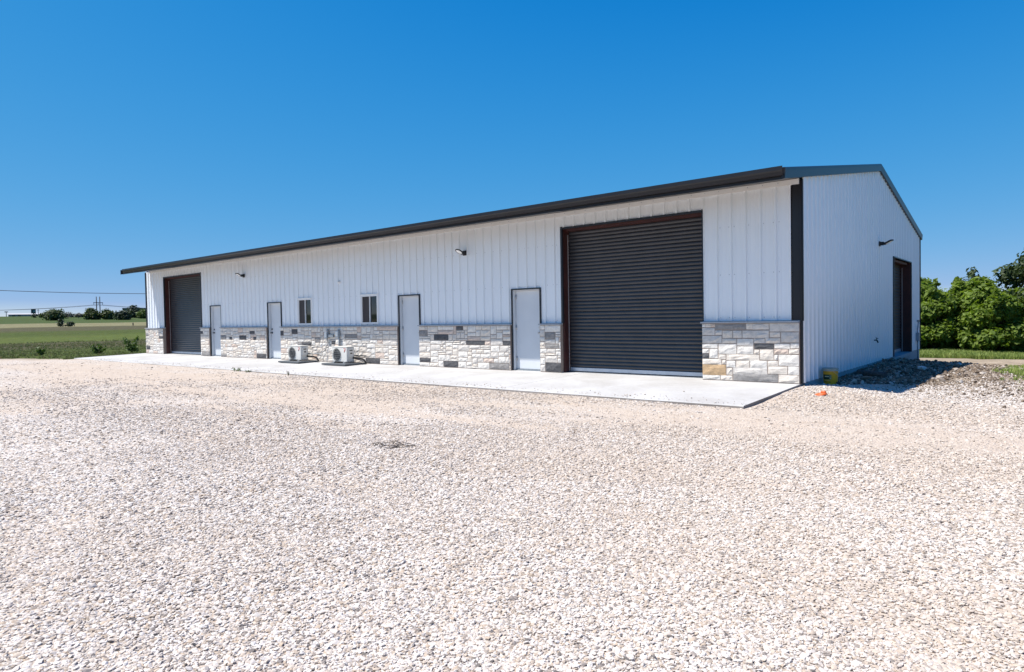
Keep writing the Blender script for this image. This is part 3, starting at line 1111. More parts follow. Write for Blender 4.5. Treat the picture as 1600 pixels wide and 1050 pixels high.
# corner trims
mb = MB()
mb.box(-0.165, 0.0, -0.036, 0.012, ZCAP, 3.92)
mb.box(0.002, 0.038, -0.036, 0.018, 0.0, 4.0)
mb.box(0.0385, 0.060, -0.02, 0.018, ZCAP, 4.02)
mb.build('corner_trim', [M['bronze']], B)
mb = MB()
mb.box(-L - 0.03, -L + 0.06, -0.036, 0.006, ZCAP, 3.98)
mb.build('corner_trim', M['bronze'], B)
mb = MB()
mb.box(0.0, 0.08, WD + 0.001, WD + 0.035, 0.0, roof_z(WD) - 0.12)
mb.build('corner_trim', M['bronze'], B)

# screws (hundreds, under two pixels each)
mb = MB()


def screw_at(p, axis):
    r_, h_ = 0.009, 0.006
    if axis == 'y':
        mb.cyl(p, (p[0], p[1] - h_, p[2]), r_, r_ * 0.7, 6)
    else:
        mb.cyl(p, (p[0] + h_, p[1], p[2]), r_, r_ * 0.7, 6)


k = 0
x = -L + 0.07
while x < -0.2:
    for z in (1.32, 2.23, 3.23):
        if not any(h[0] - 0.08 < x < h[1] + 0.08 and h[2] - 0.05 < z < h[3] + 0.05 for h in front_holes):
            screw_at((x, -0.001, z), 'y')
            if k % 3 == 0:
                screw_at((x + 0.19, -0.001, z), 'y')
    screw_at((x, -0.053, 3.99), 'y')
    x += PITCH
    k += 1
y = 0.06 + 0.07
while y < WD - 0.1:
    for z in (0.15, 1.25, 2.23, 3.23, 4.1):
        if z < roof_z(y) - 0.2 and not (SDO[0] - 0.1 < y < SDO[1] + 0.1 and z < SDO[3] + 0.05):
            screw_at((0.046, y, z), 'x')
    y += PITCH
tag(mb.build('panel_screw', M['screw'], B), kind='stuff')


# ---- stone wainscot
def stone_block(mb, x0, x1, z0, z1, rough=0.013):
    """rock faced block with a broken front, edges set back"""
    w, h = x1 - x0, z1 - z0
    nx, nz = (5 if w > 0.22 else 4), (4 if h > 0.11 else 3)
    g_ = []
    for j in range(nz):
        row = []
        for i in range(nx):
            fx, fz = i / (nx - 1), j / (nz - 1)
            edge = i in (0, nx - 1) or j in (0, nz - 1)
            jx = 0 if i in (0, nx - 1) else random.uniform(-.25, .25) * w / (nx - 1)
            jz = 0 if j in (0, nz - 1) else random.uniform(-.25, .25) * h / (nz - 1)
            dp = -SPROUD + 0.006 if edge else -SPROUD - random.uniform(-0.2, 1.0) * rough
            ex = random.uniform(0, 0.005)
            xx = x0 + fx * w + jx + (ex if i == 0 else -ex if i == nx - 1 else 0)
            zz = z0 + fz * h + jz + (ex if j == 0 else -ex if j == nz - 1 else 0)
            row.append(len(mb.v))
            mb.v.append((xx, dp, zz))
        g_.append(row)
    for j in range(nz - 1):
        for i in range(nx - 1):
            mb.face((g_[j][i], g_[j][i + 1], g_[j + 1][i + 1], g_[j + 1][i]))
    ring = [g_[0][i] for i in range(nx)] + [g_[j][nx - 1] for j in range(1, nz)] + [g_[nz - 1][i] for i in range(nx - 2, -1, -1)] + [g_[j][0] for j in range(nz - 2, 0, -1)]
    bk = []
    for q in ring:
        bk.append(len(mb.v))
        mb.v.append((mb.v[q][0], -0.05, mb.v[q][2]))
    n_ = len(ring)
    for q in range(n_):
        mb.face((ring[(q + 1) % n_], ring[q], bk[q], bk[(q + 1) % n_]))


PIER = [  # the stones of the near pier as laid (units of a traced elevation)
    (92, 207, 125, 240, WH), (125, 207, 180, 240, W2), (180, 207, 222, 240, PK), (222, 210, 520, 262, DG), (520, 207, 580, 262, W2), (580, 207, 728, 265, G1),
    (732, 207, 990, 285, G1), (92, 245, 218, 312, G1), (222, 268, 290, 312, G1), (294, 272, 390, 340, W2), (394, 272, 478, 340, G1), (484, 272, 728, 340, G1),
    (733, 290, 828, 338, W2), (833, 290, 987, 385, G1), (92, 318, 285, 385, G1), (290, 345, 428, 388, W2), (433, 348, 586, 412, WH), (590, 345, 690, 390, G1),
    (694, 343, 828, 390, W2), (92, 392, 246, 432, WH), (254, 395, 428, 485, WH), (434, 417, 586, 488, WH), (592, 396, 770, 442, DK), (775, 395, 910, 440, WH),
    (915, 392, 987, 440, WH), (92, 438, 158, 478, WH), (163, 438, 246, 526, WH), (92, 483, 158, 528, DK), (592, 448, 640, 490, W2), (645, 448, 768, 542, W2),
    (774, 446, 895, 490, PK), (900, 446, 987, 490, W2), (92, 534, 282, 580, W2), (252, 490, 325, 535, W2), (330, 494, 640, 545, W2), (772, 496, 805, 545, WH),
    (811, 498, 987, 598, WH), (287, 541, 325, 582, W2), (330, 550, 418, 612, WH), (423, 551, 549, 614, W2), (554, 551, 708, 620, WH), (713, 551, 806, 600, W2),
    (92, 586, 325, 678, TN), (330, 618, 388, 680, W2), (394, 620, 710, 672, G1), (716, 605, 888, 672, W2), (893, 604, 987, 680, WH),
    (92, 684, 268, 722, WH), (272, 686, 388, 732, W2), (394, 678, 805, 744, DG), (810, 684, 987, 760, W2)]


def pier_rects():
    out = []
    for x0, y0, x1, y1, c in PIER:
        def uv(x, y):
            u_ = (x - 92) / 897.0
            return u_, 1 - (y - 205) / (513 + 42 * u_)
        a, b = uv(x0, y1), uv(x1, y0)
        out.append((-2.0 + a[0] * 1.995, -2.0 + b[0] * 1.995, max(0.0, a[1]) * 1.2 + 0.004, b[1] * 1.2, c))
    return out


def ashlar(x0, x1, fixed, dark_share, rnd):
    """random coursed stones: fixed (u0,u1,v0,v1,colour) first, then fill greedily"""
    cw, ch = 0.055, 0.06
    nx, nz = max(1, round((x1 - x0) / cw)), 20
    cw = (x1 - x0) / nx
    occ = [[False] * nx for _ in range(nz)]
    out = []

    def put(i, j, w, h, c):
        for b in range(j, j + h):
            for a in range(i, i + w):
                occ[b][a] = True
        out.append((x0 + i * cw + 0.006, x0 + (i + w) * cw - 0.006, j * ch + 0.006, (j + h) * ch - 0.006, c))
    for u0, u1, v0, v1, c in fixed:
        i, j = int(u0 * nx), int(v0 * nz)
        w, h = max(1, round((u1 - u0) * nx)), max(1, round((v1 - v0) * nz))
        w, h = min(w, nx - i), min(h, nz - j)
        if all(not occ[b][a] for b in range(j, j + h) for a in range(i, i + w)):
            put(i, j, w, h, c)
    for j in range(nz):
        i = 0
        while i < nx:
            if occ[j][i]:
                i += 1
                continue
            h = rnd.choice((1, 2, 2, 2, 3, 3))
            w = rnd.choice((3, 4, 5, 6, 7, 8, 9)) if h > 1 else rnd.choice((4, 6, 8))
            run = 0
            while i + run < nx and not occ[j][i + run] and run < w:
                run += 1
            rest = 0
            while i + run + rest < nx and not occ[j][i + run + rest] and rest < 2:
                rest += 1
            if rest == 1:
                run += 1
            w = run
            hh = 1
            while hh < h and j + hh < nz and all(not occ[j + hh][a] for a in range(i, i + w)):
                hh += 1
            if nz - (j + hh) == 1 and all(not occ[j + hh][a] for a in range(i, i + w)):
                hh += 1
            q = rnd.random()
            c = (DK if q < dark_share * 0.6 else DG if q < dark_share else PK if q < dark_share + 0.06 else G1 if q < dark_share + 0.22 else WH if q < 0.68 else W2)
            put(i, j, w, hh, c)
            i += w
    return out


SEG = [(-2.005, 0.0, None), (-6.40, -5.74, [(0.30, 0.95, 0.50, 0.62, DG), (0.26, 1.0, 0.0, 0.19, DK)]),
       (-10.994, -7.39, [(0.0, 0.10, 0.76, 0.90, DG), (0.19, 0.36, 0.66, 0.80, DK), (0.44, 0.52, 0.90, 1.0, DK), (0.44, 0.48, 0.72, 0.88, G1), (0.49, 0.53, 0.72, 0.88, G1),
                         (0.56, 0.76, 0.57, 0.67, DK), (0.93, 1.0, 0.56, 0.66, DK), (0.0, 0.13, 0.13, 0.21, DK), (0.29, 0.46, 0.0, 0.17, DK), (0.80, 1.0, 0.0, 0.15, DG),
                         (0.24, 0.42, 0.84, 0.92, PK), (0.74, 0.84, 0.18, 0.28, PK)]),
       (-18.69, -11.985, [(0.0, 0.03, 0.78, 0.94, DK), (0.12, 0.18, 0.80, 0.97, DK), (0.22, 0.31, 0.49, 0.57, DK), (0.42, 0.46, 0.74, 0.85, DG), (0.49, 0.52, 0.50, 0.60, DK),
                          (0.60, 0.70, 0.74, 0.86, DG), (0.77, 0.88, 0.0, 0.16, DK), (0.90, 1.0, 0.52, 0.66, G1), (0.86, 1.0, 0.90, 1.0, PK), (0.0, 0.06, 0.2, 0.36, PK)]),
       (-23.34, -19.68, [(0.0, 0.14, 0.60, 0.75, DG), (0.22, 0.28, 0.62, 0.72, DK), (0.46, 0.60, 0.64, 0.80, DK), (0.67, 0.78, 0.84, 0.92, DK), (0.80, 1.0, 0.0, 0.16, DK), (0.0, 0.14, 0.0, 0.12, DG)]),
       (-25.13, -24.33, [(0.0, 0.25, 0.84, 0.94, DK), (0.15, 1.0, 0.0, 0.15, DG)]),
       (-30.95, -28.96, [(0.05, 0.2, 0.74, 0.82, DG), (0.78, 1.0, 0.62, 0.72, DK), (0.05, 0.26, 0.16, 0.30, DK)])]
n_single = 0
for si, (x0, x1, fx) in enumerate(SEG):
    rnd = random.Random(100 + si)
    rects = pier_rects() if fx is None else ashlar(x0, x1, fx, 0.012, rnd)
    mb = MB()
    mb.box(x0 + 0.004, x1 - 0.004 if x1 < -0.01 else -0.001, -0.083, 0.135, -0.03, 1.204)
    wain = mb.build('stone_wainscot', M['mortar'], B)
    joined = MB()
    for (a, b, c0, c1, col) in rects:
        if n_single < 300:
            q = MB()
            stone_block(q, a, b, c0, c1)
            q.build('stone', STONE[col], wain)
            n_single += 1
        else:
            joined.cur = col
            stone_block(joined, a, b, c0, c1)
    if joined.f:
        tag(joined.build('stone', STONE, wain), kind='stuff')
    mb = MB()
    mb.box(x0 - 0.02 if si not in (6,) else x0 + 0.002, x1 + (0.02 if x1 < -0.01 else -0.002), -0.128, -0.0405, 1.2065, ZCAP)
    mb.box(x0 + 0.001, x1 - 0.001 if x1 < -0.01 else -0.002, -0.040, 0.0, 1.2065, ZCAP + 0.012)
    mb.build('wainscot_sill', M['sill'], B)


# ---- roll up doors
REC = 0.27


def slat_profile(n=6):
    """one interlocking curved slat, height 1"""
    return [(-0.0, 0.0), (-0.008, 0.10), (-0.016, 0.30), (-0.018, 0.50), (-0.015, 0.70), (-0.006, 0.90), (-0.0, 1.0)]


def add_slat(mb, x0, x1, y, z, h):
    pr = slat_profile()
    i = len(mb.v)
    mb.v += [(x0, y + d, z + f * h) for d, f in pr] + [(x1, y + d, z + f * h) for d, f in pr]
    n_ = len(pr)
    mb.smooth = True
    for k in range(n_ - 1):
        mb.face((i + k, i + n_ + k, i + n_ + k + 1, i + k + 1))
    mb.smooth = False


for di, (x0, x1, z0, z1) in enumerate(BIG):
    fr = MB()
    # red oxide steel jambs and header
    fr.box(x0 + 0.002, x0 + 0.05, 0.022, REC + 0.12, 0.0, z1 - 0.002)
    fr.box(x1 - 0.022, x1 - 0.002, 0.022, REC + 0.12, 0.0, z1 - 0.002)
    fr.box(x0 + 0.052, x1 - 0.024, 0.10, REC + 0.12, z1 - 0.075, z1 - 0.004)
    for z in (0.9, 1.8, 2.7):      # girt clips on the jamb
        fr.box(x0 + 0.051, x0 + 0.062, 0.05, 0.11, z, z + 0.05)
    D = fr.build('roll_up_door', M['rust_jamb'], B)
    tr = MB()
    tr.box(x0 - 0.012, x0 + 0.042, -0.036, 0.02, ZCAP + 0.014, z1 + 0.03)
    tr.box(x1 - 0.020, x1 + 0.012, -0.036, 0.02, ZCAP + 0.014, z1 + 0.03)
    tr.box(x0 + 0.043, x1 - 0.021, -0.036, 0.028, z1 - 0.030, z1 + 0.016)
    tr.build('door_trim', M['door_frame'], D)
    gd = MB()
    gd.box(x0 + 0.051, x0 + 0.066, REC - 0.075, REC - 0.055, 0.01, z1 - 0.16)
    gd.box(x1 - 0.040, x1 - 0.024, REC - 0.075, REC - 0.055, 0.01, z1 - 0.16)
    gd.build('door_guide', M['jamb_edge'], D)
    ns = 39
    zb, zt = 0.115, z1 - 0.07
    hh = (zt - zb) / ns
    if di == 0:
        first = None
        for k in range(ns):
            if first is None:
                q = MB()
                add_slat(q, x0 + 0.055, x1 - 0.024, 0.0, 0.0, hh)
                first = q.build('slat', M['curtain'], D)
                o = first
            else:
                o = first.copy()
                COL.objects.link(o)
            o.location = (0, REC + random.uniform(-0.002, 0.002), zb + k * hh)
            o.rotation_euler = (random.gauss(0, 0.045), 0, 0)
    else:
        q = MB()
        for k in range(ns):
            add_slat(q, x0 + 0.055, x1 - 0.024, REC, zb + k * hh, hh)
        q.build('door_curtain', M['curtain'], D)
    bb = MB()
    bb.box(x0 + 0.056, x1 - 0.026, REC - 0.03, REC + 0.02, 0.02, 0.115, 0.008)
    bb.build('bottom_bar', M['bottom_bar'], D)
    sl = MB()
    sl.box(x0 + 0.053, x1 - 0.024, REC - 0.02, REC + 0.012, -0.004, 0.018)
    sl.build('rubber_seal', M['black'], D)

# side roll up door in the gable
y0, y1, z0, z1 = SDO
fr = MB()
fr.box(-REC - 0.1, 0.045, y0 + 0.002, y0 + 0.05, 0.002, z1 - 0.002)
fr.box(-REC - 0.1, 0.045, y1 - 0.05, y1 - 0.002, 0.002, z1 - 0.002)
fr.box(-REC - 0.1, -0.04, y0 + 0.052, y1 - 0.052, z1 - 0.075, z1 - 0.003)
D = fr.build('roll_up_door', M['rust_jamb'], B)
tr = MB()
tr.box(0.03, 0.080, y0 - 0.03, y0 + 0.001, 0.005, z1 + 0.03)
tr.box(0.03, 0.080, y1 - 0.001, y1 + 0.03, 0.005, z1 + 0.03)
tr.box(0.03, 0.080, y0 + 0.002, y1 - 0.002, z1 - 0.001, z1 + 0.03)
tr.build('door_trim', M['door_frame'], D)
gd = MB()
gd.box(-REC + 0.06, -REC + 0.08, y1 - 0.066, y1 - 0.051, 0.02, z1 - 0.16)
gd.box(-REC + 0.06, -REC + 0.08, y0 + 0.051, y0 + 0.066, 0.02, z1 - 0.16)
gd.build('door_guide', M['jamb_edge'], D)
q = MB()
ns = 28
hh = (z1 - 0.07 - 0.11) / ns
pr = slat_profile()
for k in range(ns):
    i = len(q.v)
    zz = 0.11 + k * hh
    q.v += [(-REC - d, y0 + 0.055, zz + f * hh) for d, f in pr] + [(-REC - d, y1 - 0.055, zz + f * hh) for d, f in pr]
    q.smooth = True
    for j in range(len(pr) - 1):
        q.face((i + j, i + 7 + j, i + 8 + j, i + j + 1))
q.build('door_curtain', M['curtain'], D)
q = MB()
q.box(-REC - 0.02, -REC + 0.03, y0 + 0.056, y1 - 0.056, 0.006, 0.11, 0.008)
q.build('bottom_bar', M['bottom_bar'], D)

# ---- walk doors
for x, di in WALK:
    f = MB()
    xe = x + DWID
    f.box(x + 0.036, x + 0.056, -0.006, 0.17, 0.0, DHT - 0.037)
    f.box(xe - 0.056, xe - 0.036, -0.006, 0.17, 0.0, DHT - 0.037)
    f.box(x + 0.057, xe - 0.057, -0.006, 0.17, DHT - 0.057, DHT - 0.037)
    f.cur = 1
    f.box(x + 0.058, xe - 0.058, 0.05, 0.2, -0.02, 0.03)
    fr = f.build('walk_door', [M['door'], M['conduit']], B)
    q = MB()
    q.box(x + 0.001, x + 0.035, -0.040, 0.03, 0.0, DHT - 0.001)
    q.box(xe - 0.035, xe - 0.001, -0.040, 0.03, 0.0, DHT - 0.001)
    q.box(x + 0.0355, xe - 0.0355, -0.040, 0.03, DHT - 0.036, DHT - 0.001)
    q.build('door_trim', M['door_frame'], fr)
    d = MB()
    d.box(x + 0.060, xe - 0.060, 0.095, 0.14, 0.035, DHT - 0.060, 0.004)
    d.build('door_leaf', M['door'], fr)
    hinge_x = x + 0.070 if di >= 2 else x + DWID - 0.070
    knob_x = x + DWID - 0.13 if di >= 2 else x + 0.13
    hb = None
    for z in (0.25, 1.08, 1.90):
        if hb is None:
            q = MB()
            q.cyl((hinge_x, 0.080, 0), (hinge_x, 0.080, 0.12), 0.013, n=8)
            q.box(hinge_x - 0.012, hinge_x + 0.022, 0.0905, 0.0945, 0, 0.12)
            hb = q.build('hinge', M['steel'], fr)
            o = hb
        else:
            o = hb.copy()
            COL.objects.link(o)
        o.location = (0, 0, z)
    q = MB()
    q.cyl((knob_x, 0.094, 1.0), (knob_x, 0.085, 1.0), 0.034, n=14)
    q.cyl((knob_x, 0.094, 1.14), (knob_x, 0.070, 1.14), 0.028, n=14)
    q.cyl((knob_x, 0.085, 1.0), (knob_x, 0.035, 1.0), 0.012, n=10)
    q.cyl((knob_x, 0.040, 1.0), (knob_x, 0.012, 1.0), 0.026, 0.02, n=14)
    q.build('knob', M['black'] if di < 2 else M['steel'], fr)

# ---- windows
for x in WIN:
    f = MB()
    x1_ = x + WWID
    for a, b, c0, c1 in ((x, x1_, WZ0, WZ0 + 0.06), (x, x1_, WZ1 - 0.05, WZ1), (x, x + 0.05, WZ0 + 0.061, WZ1 - 0.051), (x1_ - 0.05, x1_, WZ0 + 0.061, WZ1 - 0.051)):
        f.box(a + 0.001, b - 0.001, -0.042, 0.05, c0, c1)
    mid = (x + x1_) / 2
    wf = f.build('window', M['vinyl'], B)
    q = MB()
    q.box(mid - 0.014, mid + 0.014, -0.030, 0.04, WZ0 + 0.061, WZ1 - 0.051)
    q.build('mullion', M['vinyl'], wf)
    q = MB()
    q.box(x + 0.052, mid - 0.015, -0.010, -0.004, WZ0 + 0.062, WZ1 - 0.052)
    q.build('insect_screen', M['screen'], wf)
    q = MB()
    q.box(mid + 0.015, x1_ - 0.052, 0.008, 0.014, WZ0 + 0.062, WZ1 - 0.052)
    q.build('pane', M['glass'], wf)
    q = MB()
    q.box(x - 0.03, x1_ + 0.03, -0.05, -0.001, WZ1 + 0.001, WZ1 + 0.03)
    q.box(x1_ + 0.001, x1_ + 0.03, -0.05, -0.001, WZ0, WZ1)
    q.box(x - 0.03, x - 0.001, -0.05, -0.001, WZ0, WZ1)
    q.build('window_trim', M['trim_white'], wf)


# ------------------------------------------------------------------ wall lights
def wall_light(loc, rotz, label):
    t_ = thing('wall_light', loc, label, 'wall light', 'flood lights on the metal walls')
    t_.rotation_euler = (0, 0, rotz)
    # local: wall plane at y=0, light sticks out to -y
    q = MB()
    q.box(-0.07, 0.07, -0.06, -0.033, -0.07, 0.07, 0.008)
    q.build('back_plate', M['black'], t_)
    q = MB()
    q.box(-0.05, 0.05, -0.15, -0.055, -0.045, 0.05, 0.01)
    q.tube([(0, -0.12, 0.0), (0, -0.17, 0.01), (0, -0.20, 0.03)], 0.022)
    q.build('arm', M['black'], t_)
    q = MB()
    c = Vector((0, -0.27, 0.025))
    tilt = Matrix.Rotation(math.radians(-28), 3, 'X')
    prof = [(0.0, 0.045), (0.06, 0.042), (0.10, 0.022), (0.115, 0.0), (0.105, -0.012), (0.088, -0.012)]
    q.lathe(prof, 20)
    q.v = [tuple(c + tilt @ Vector((x_ * 0.9, y_ * 1.15, z_))) for x_, y_, z_ in q.v]
    q.build('lamp_head', M['black'], t_)
    q = MB()
    q.lathe([(0.088, -0.010), (0.05, -0.020), (0.0, -0.024)], 20)
    q.v = [tuple(c + tilt @ Vector((x_ * 0.9, y_ * 1.15, z_))) for x_, y_, z_ in q.v]
    q.build('lens', M['lens'], t_)
    return t_


wall_light((-9.06, 0, 3.27), 0, 'black flood light high on the front wall between the near walk doors')
wall_light((-21.36, 0, 3.31), 0, 'small black flood light on the front wall near the far roll up door')
wall_light((0.045, 7.2, 3.30), math.pi / 2, 'black flood light high in the middle of the white gable wall')

fit = thing('wall_fitting', (-15.03, -0.001, 2.74), 'tiny round white fitting on the front wall between the two windows', 'wall fitting')
q = MB()
q.cyl((0, 0.001, 0), (0, -0.04, 0), 0.055, 0.045, 16)
q.build('collar', M['vinyl'], fit)
q = MB()
q.lathe([(0.04, 0.0), (0.03, 0.025), (0.0, 0.035)], 14)
q.v = [(x_, -0.041 - z_, y_) for x_, y_, z_ in q.v]
q.build('cap', M['vinyl'], fit)


# ------------------------------------------------------------------ heat pump units on pads
def ac_unit(loc, label, plabel, drop):
    pd = MB()
    pd.box(-0.62, 0.66, -0.42, 0.40, 0.0, 0.055, 0.008)
    po = pd.build('equipment_pad', M['pad'])
    po.location = loc
    tag(po, plabel, 'equipment pad', 'dark pads under the outdoor units')
    lz = loc[2] + 0.055
    A = thing('outdoor_unit', (loc[0], loc[1], lz), label, 'air conditioner', 'outdoor units on the apron')
    w, dp, h = 0.40, 0.15, 0.535
    q = MB()
    q.bevbox(-w, w, -dp, dp, 0.045, h - 0.02, 0.012)
    q.build('casing', M['ac_body'], A)
    q = MB()
    q.bevbox(-w - 0.008, w + 0.008, -dp - 0.008, dp + 0.008, h - 0.019, h + 0.006, 0.006)
    q.build('lid', M['ac_body'], A)
    for sx in (-0.28, 0.28):
        q = MB()
        q.box(sx - 0.04, sx + 0.04, -dp - 0.04, dp + 0.04, 0.0, 0.044)
        q.build('foot', M['steel'], A)
    # fan opening: recessed dark disc, hub, blades, ring guard
    cx, cz, R = -0.125, 0.275, 0.200
    q = MB()
    q.cyl((cx, -dp - 0.001, cz), (cx, -dp - 0.004, cz), R, R, 32)
    fan = q.build('fan_opening', M['ac_dark'], A)
    q = MB()
    for k in range(3):
        a0 = k * 2.094
        pts = [(0.04, a0), (0.17, a0 - 0.15), (0.185, a0 + 0.5), (0.05, a0 + 0.9)]
        q.v += [(cx + r_ * math.cos(a_), -dp - 0.008 - 0.006 * (i_ % 2), cz + r_ * math.sin(a_)) for i_, (r_, a_) in enumerate(pts)]
        q.face(tuple(range(4 * k, 4 * k + 4)))
    q.cyl((cx, -dp - 0.005, cz), (cx, -dp - 0.016, cz), 0.045, 0.04, 14)
    q.build('fan', M['black'], fan)
    q = MB()
    for rr in (0.205, 0.165, 0.125, 0.085):
        q.tube([(cx + rr * math.cos(a_), -dp - 0.022, cz + rr * math.sin(a_)) for a_ in np.linspace(0, 2 * math.pi, 29)], 0.0045 if rr < 0.2 else 0.008, 5)
    for zz in np.linspace(-0.16, 0.16, 6):
        hw = math.sqrt(R * R - zz * zz)
        q.box(cx - hw, cx + hw, -dp - 0.026, -dp - 0.020, cz + zz - 0.005, cz + zz + 0.005)
    q.build('fan_guard', M['ac_grille'], fan)
    # front left coil panel
    q = MB()
    q.box(-w + 0.02, 0.095, -dp - 0.0035, -dp - 0.0005, 0.07, 0.505)
    q.build('front_panel', M['ac_body'], A)
    # badge: pale red patch with a dark red and black slanted mark
    q = MB()
    q.box(0.22, 0.34, -dp - 0.004, -dp - 0.001, 0.475, 0.487)
    q.v += [(0.255, -dp - 0.003, 0.385), (0.305, -dp - 0.003, 0.385), (0.345, -dp - 0.003, 0.455), (0.295, -dp - 0.003, 0.455)]
    b0 = len(q.v) - 4
    q.face((b0, b0 + 1, b0 + 2, b0 + 3))
    q.cur = 1
    q.v += [(0.245, -dp - 0.003, 0.355), (0.292, -dp - 0.003, 0.355), (0.304, -dp - 0.003, 0.380), (0.257, -dp - 0.003, 0.380)]
    b0 = len(q.v) - 4
    q.face((b0, b0 + 1, b0 + 2, b0 + 3))
    q.build('badge', [M['red'], M['black']], A)
    # valve cover and handle on the right end
    q = MB()
    q.bevbox(w + 0.001, w + 0.03, -0.10, 0.10, 0.20, 0.48, 0.006)
    q.build('valve_cover', M['ac_body'], A)
    q = MB()
    q.box(w + 0.031, w + 0.036, -0.06, 0.05, 0.40, 0.43)
    q.box(w + 0.031, w + 0.036, -0.04, 0.04, 0.30, 0.34)
    q.build('handle', M['black'], A)
    # insulated lines out of the right end, down to the apron and to the wall
    q = MB()
    q.tube([(w - 0.01, 0.10, 0.165), (w + 0.12, 0.12, 0.165), (w + 0.30, 0.16, 0.15), (w + 0.42, 0.20, 0.11), (w + 0.47, 0.22, 0.03), (w + 0.48, 0.235, -0.03)], 0.030, 8)
    q.tube([(w - 0.01, 0.12, 0.23), (w + 0.15, 0.16, 0.235), (w + 0.24, 0.24, 0.235), (w + 0.26, 0.42, 0.22)], 0.014, 7)
    q.build('refrigerant_line', M['hose_black'], A)
    q = MB()
    q.tube(drop(w), 0.011, 7)
    q.build('power_whip', M['conduit'], A)
    return A


ac_unit((-16.72, -0.60, -0.021), 'ivory outdoor unit with fan on a dark pad, the one nearer the far doors',
        'dark plastic pad under the outdoor unit nearer the far doors',
        lambda w: [(w - 0.01, 0.10, 0.27), (w + 0.2, 0.2, 0.235), (w + 0.45, 0.38, 0.26), (w + 0.60, 0.46, 0.40), (w + 0.65, 0.487, 0.62), (w + 0.655, 0.487, 0.82)])
ac_unit((-14.10, -0.60, -0.021), 'ivory outdoor unit with fan on a dark pad, nearer the middle of the front wall',
        'dark plastic pad under the outdoor unit nearer the middle of the front wall',
        lambda w: [(w - 0.01, 0.10, 0.27), (w + 0.1, 0.22, 0.25), (w - 0.1, 0.40, 0.30), (-0.5, 0.46, 0.32), (-0.78, 0.475, 0.40), (-0.80, 0.484, 0.55)])

# electrical disconnects on the stone
def disconnect(loc, label, extra):
    t_ = thing('disconnect_box', loc, label, 'electrical box', 'electrical boxes on the stone')
    q = MB()
    q.bevbox(-0.075, 0.075, -0.10, -0.002, -0.11, 0.11, 0.006)
    q.build('enclosure', M['box_grey'], t_)
    q = MB()
    q.box(-0.065, 0.065, -0.108, -0.101, -0.09, 0.07)
    q.build('cover', M['box_grey'], t_)
    q = MB()
    extra(q)
    q.build('conduit', M['conduit'], t_)
    return t_


def ex1(q):
    q.tube([(0.07, -0.05, 0.105), (0.07, -0.05, 0.22)], 0.03, 10)
    q.bevbox(0.08, 0.36, -0.055, -0.002, -0.075, 0.02, 0.004)
    q.box(-0.20, -0.08, -0.04, -0.002, -0.06, 0.03)


def ex2(q):
    q.tube([(0.05, -0.045, -0.60), (0.05, -0.045, -0.10)], 0.024, 10)
    q.tube([(0.05, -0.045, 0.10), (0.05, -0.045, 0.15)], 0.03, 10)


disconnect((-15.63, -0.108, 0.93), 'grey disconnect box with a side junction box on the stone between the outdoor units', ex1)
disconnect((-14.98, -0.108, 0.97), 'narrow grey disconnect box with vertical conduit above the nearer outdoor unit', ex2)

t_ = thing('meter_box', (0.05, 13.62, 0.5), 'small grey electrical box with conduit at the far end of the gable wall', 'electrical box')
q = MB()
q.bevbox(0.031, 0.13, -0.11, 0.11, -0.15, 0.13, 0.006)
q.build('enclosure', M['box_grey'], t_)
q = MB()
q.tube([(0.07, 0, -0.15), (0.07, 0, -0.6), (0.07, 0, -1.1)], 0.022, 8)
q.tube([(0.06, 0.0, 0.12), (0.06, 0.02, 0.25), (0.06, 0.18, 0.40), (0.06, 0.20, 0.52)], 0.02, 8)
q.box(0.03, 0.09, 0.13, 0.26, 0.515, 0.58)
q.build('conduit', M['conduit'], t_)

t_ = thing('hose_bib', (0.05, 6.51, 0.62), 'small dark hose tap sticking out of the gable wall', 'tap')
q = MB()
q.cyl((-0.002, 0, 0), (0.10, 0, 0), 0.016, n=10)
q.cyl((0.09, 0, 0.0), (0.115, 0, -0.07), 0.018, n=10)
q.build('spout', M['black'], t_)
q = MB()
q.cyl((0.07, 0, 0.016), (0.085, 0, 0.05), 0.008, n=8)
q.cyl((0.084, 0, 0.05), (0.09, 0, 0.062), 0.035, n=12)
q.build('valve_handle', M['black'], t_)

# ------------------------------------------------------------------ bucket, orange scrap, log, stones beside the gable
bz = float(lot_z(0.235, 1.22))
t_ = thing('bucket', (0.245, 1.22, bz + 0.005), 'yellow plastic bucket with a dark green label beside the white gable wall', 'bucket')
q = MB()
q.lathe([(0.0, 0.0), (0.132, 0.0), (0.134, 0.012), (0.147, 0.30), (0.147, 0.31), (0.140, 0.31), (0.128, 0.015), (0.0, 0.012)], 28)
q.build('bucket_body', M['yellow'], t_)
q = MB()
q.lathe([(0.149, 0.285), (0.160, 0.287), (0.161, 0.30), (0.150, 0.303), (0.151, 0.325), (0.160, 0.33), (0.158, 0.345), (0.146, 0.346), (0.143, 0.31)], 28)
q.build('rim', M['bucket_clear'], t_)


def on_bucket(mb_, a0, a1, z0_, z1_, out=0.0015, n_=8):
    i_ = len(mb_.v)
    for k_ in range(n_ + 1):
        a_ = a0 + (a1 - a0) * k_ / n_
        for z_ in (z0_, z1_):
            rr = 0.134 + (0.147 - 0.134) * (z_ - 0.012) / 0.288 + out
            mb_.v.append((rr * math.cos(a_), rr * math.sin(a_), z_))
    for k_ in range(n_):
        mb_.face((i_ + 2 * k_, i_ + 2 * k_ + 2, i_ + 2 * k_ + 3, i_ + 2 * k_ + 1))


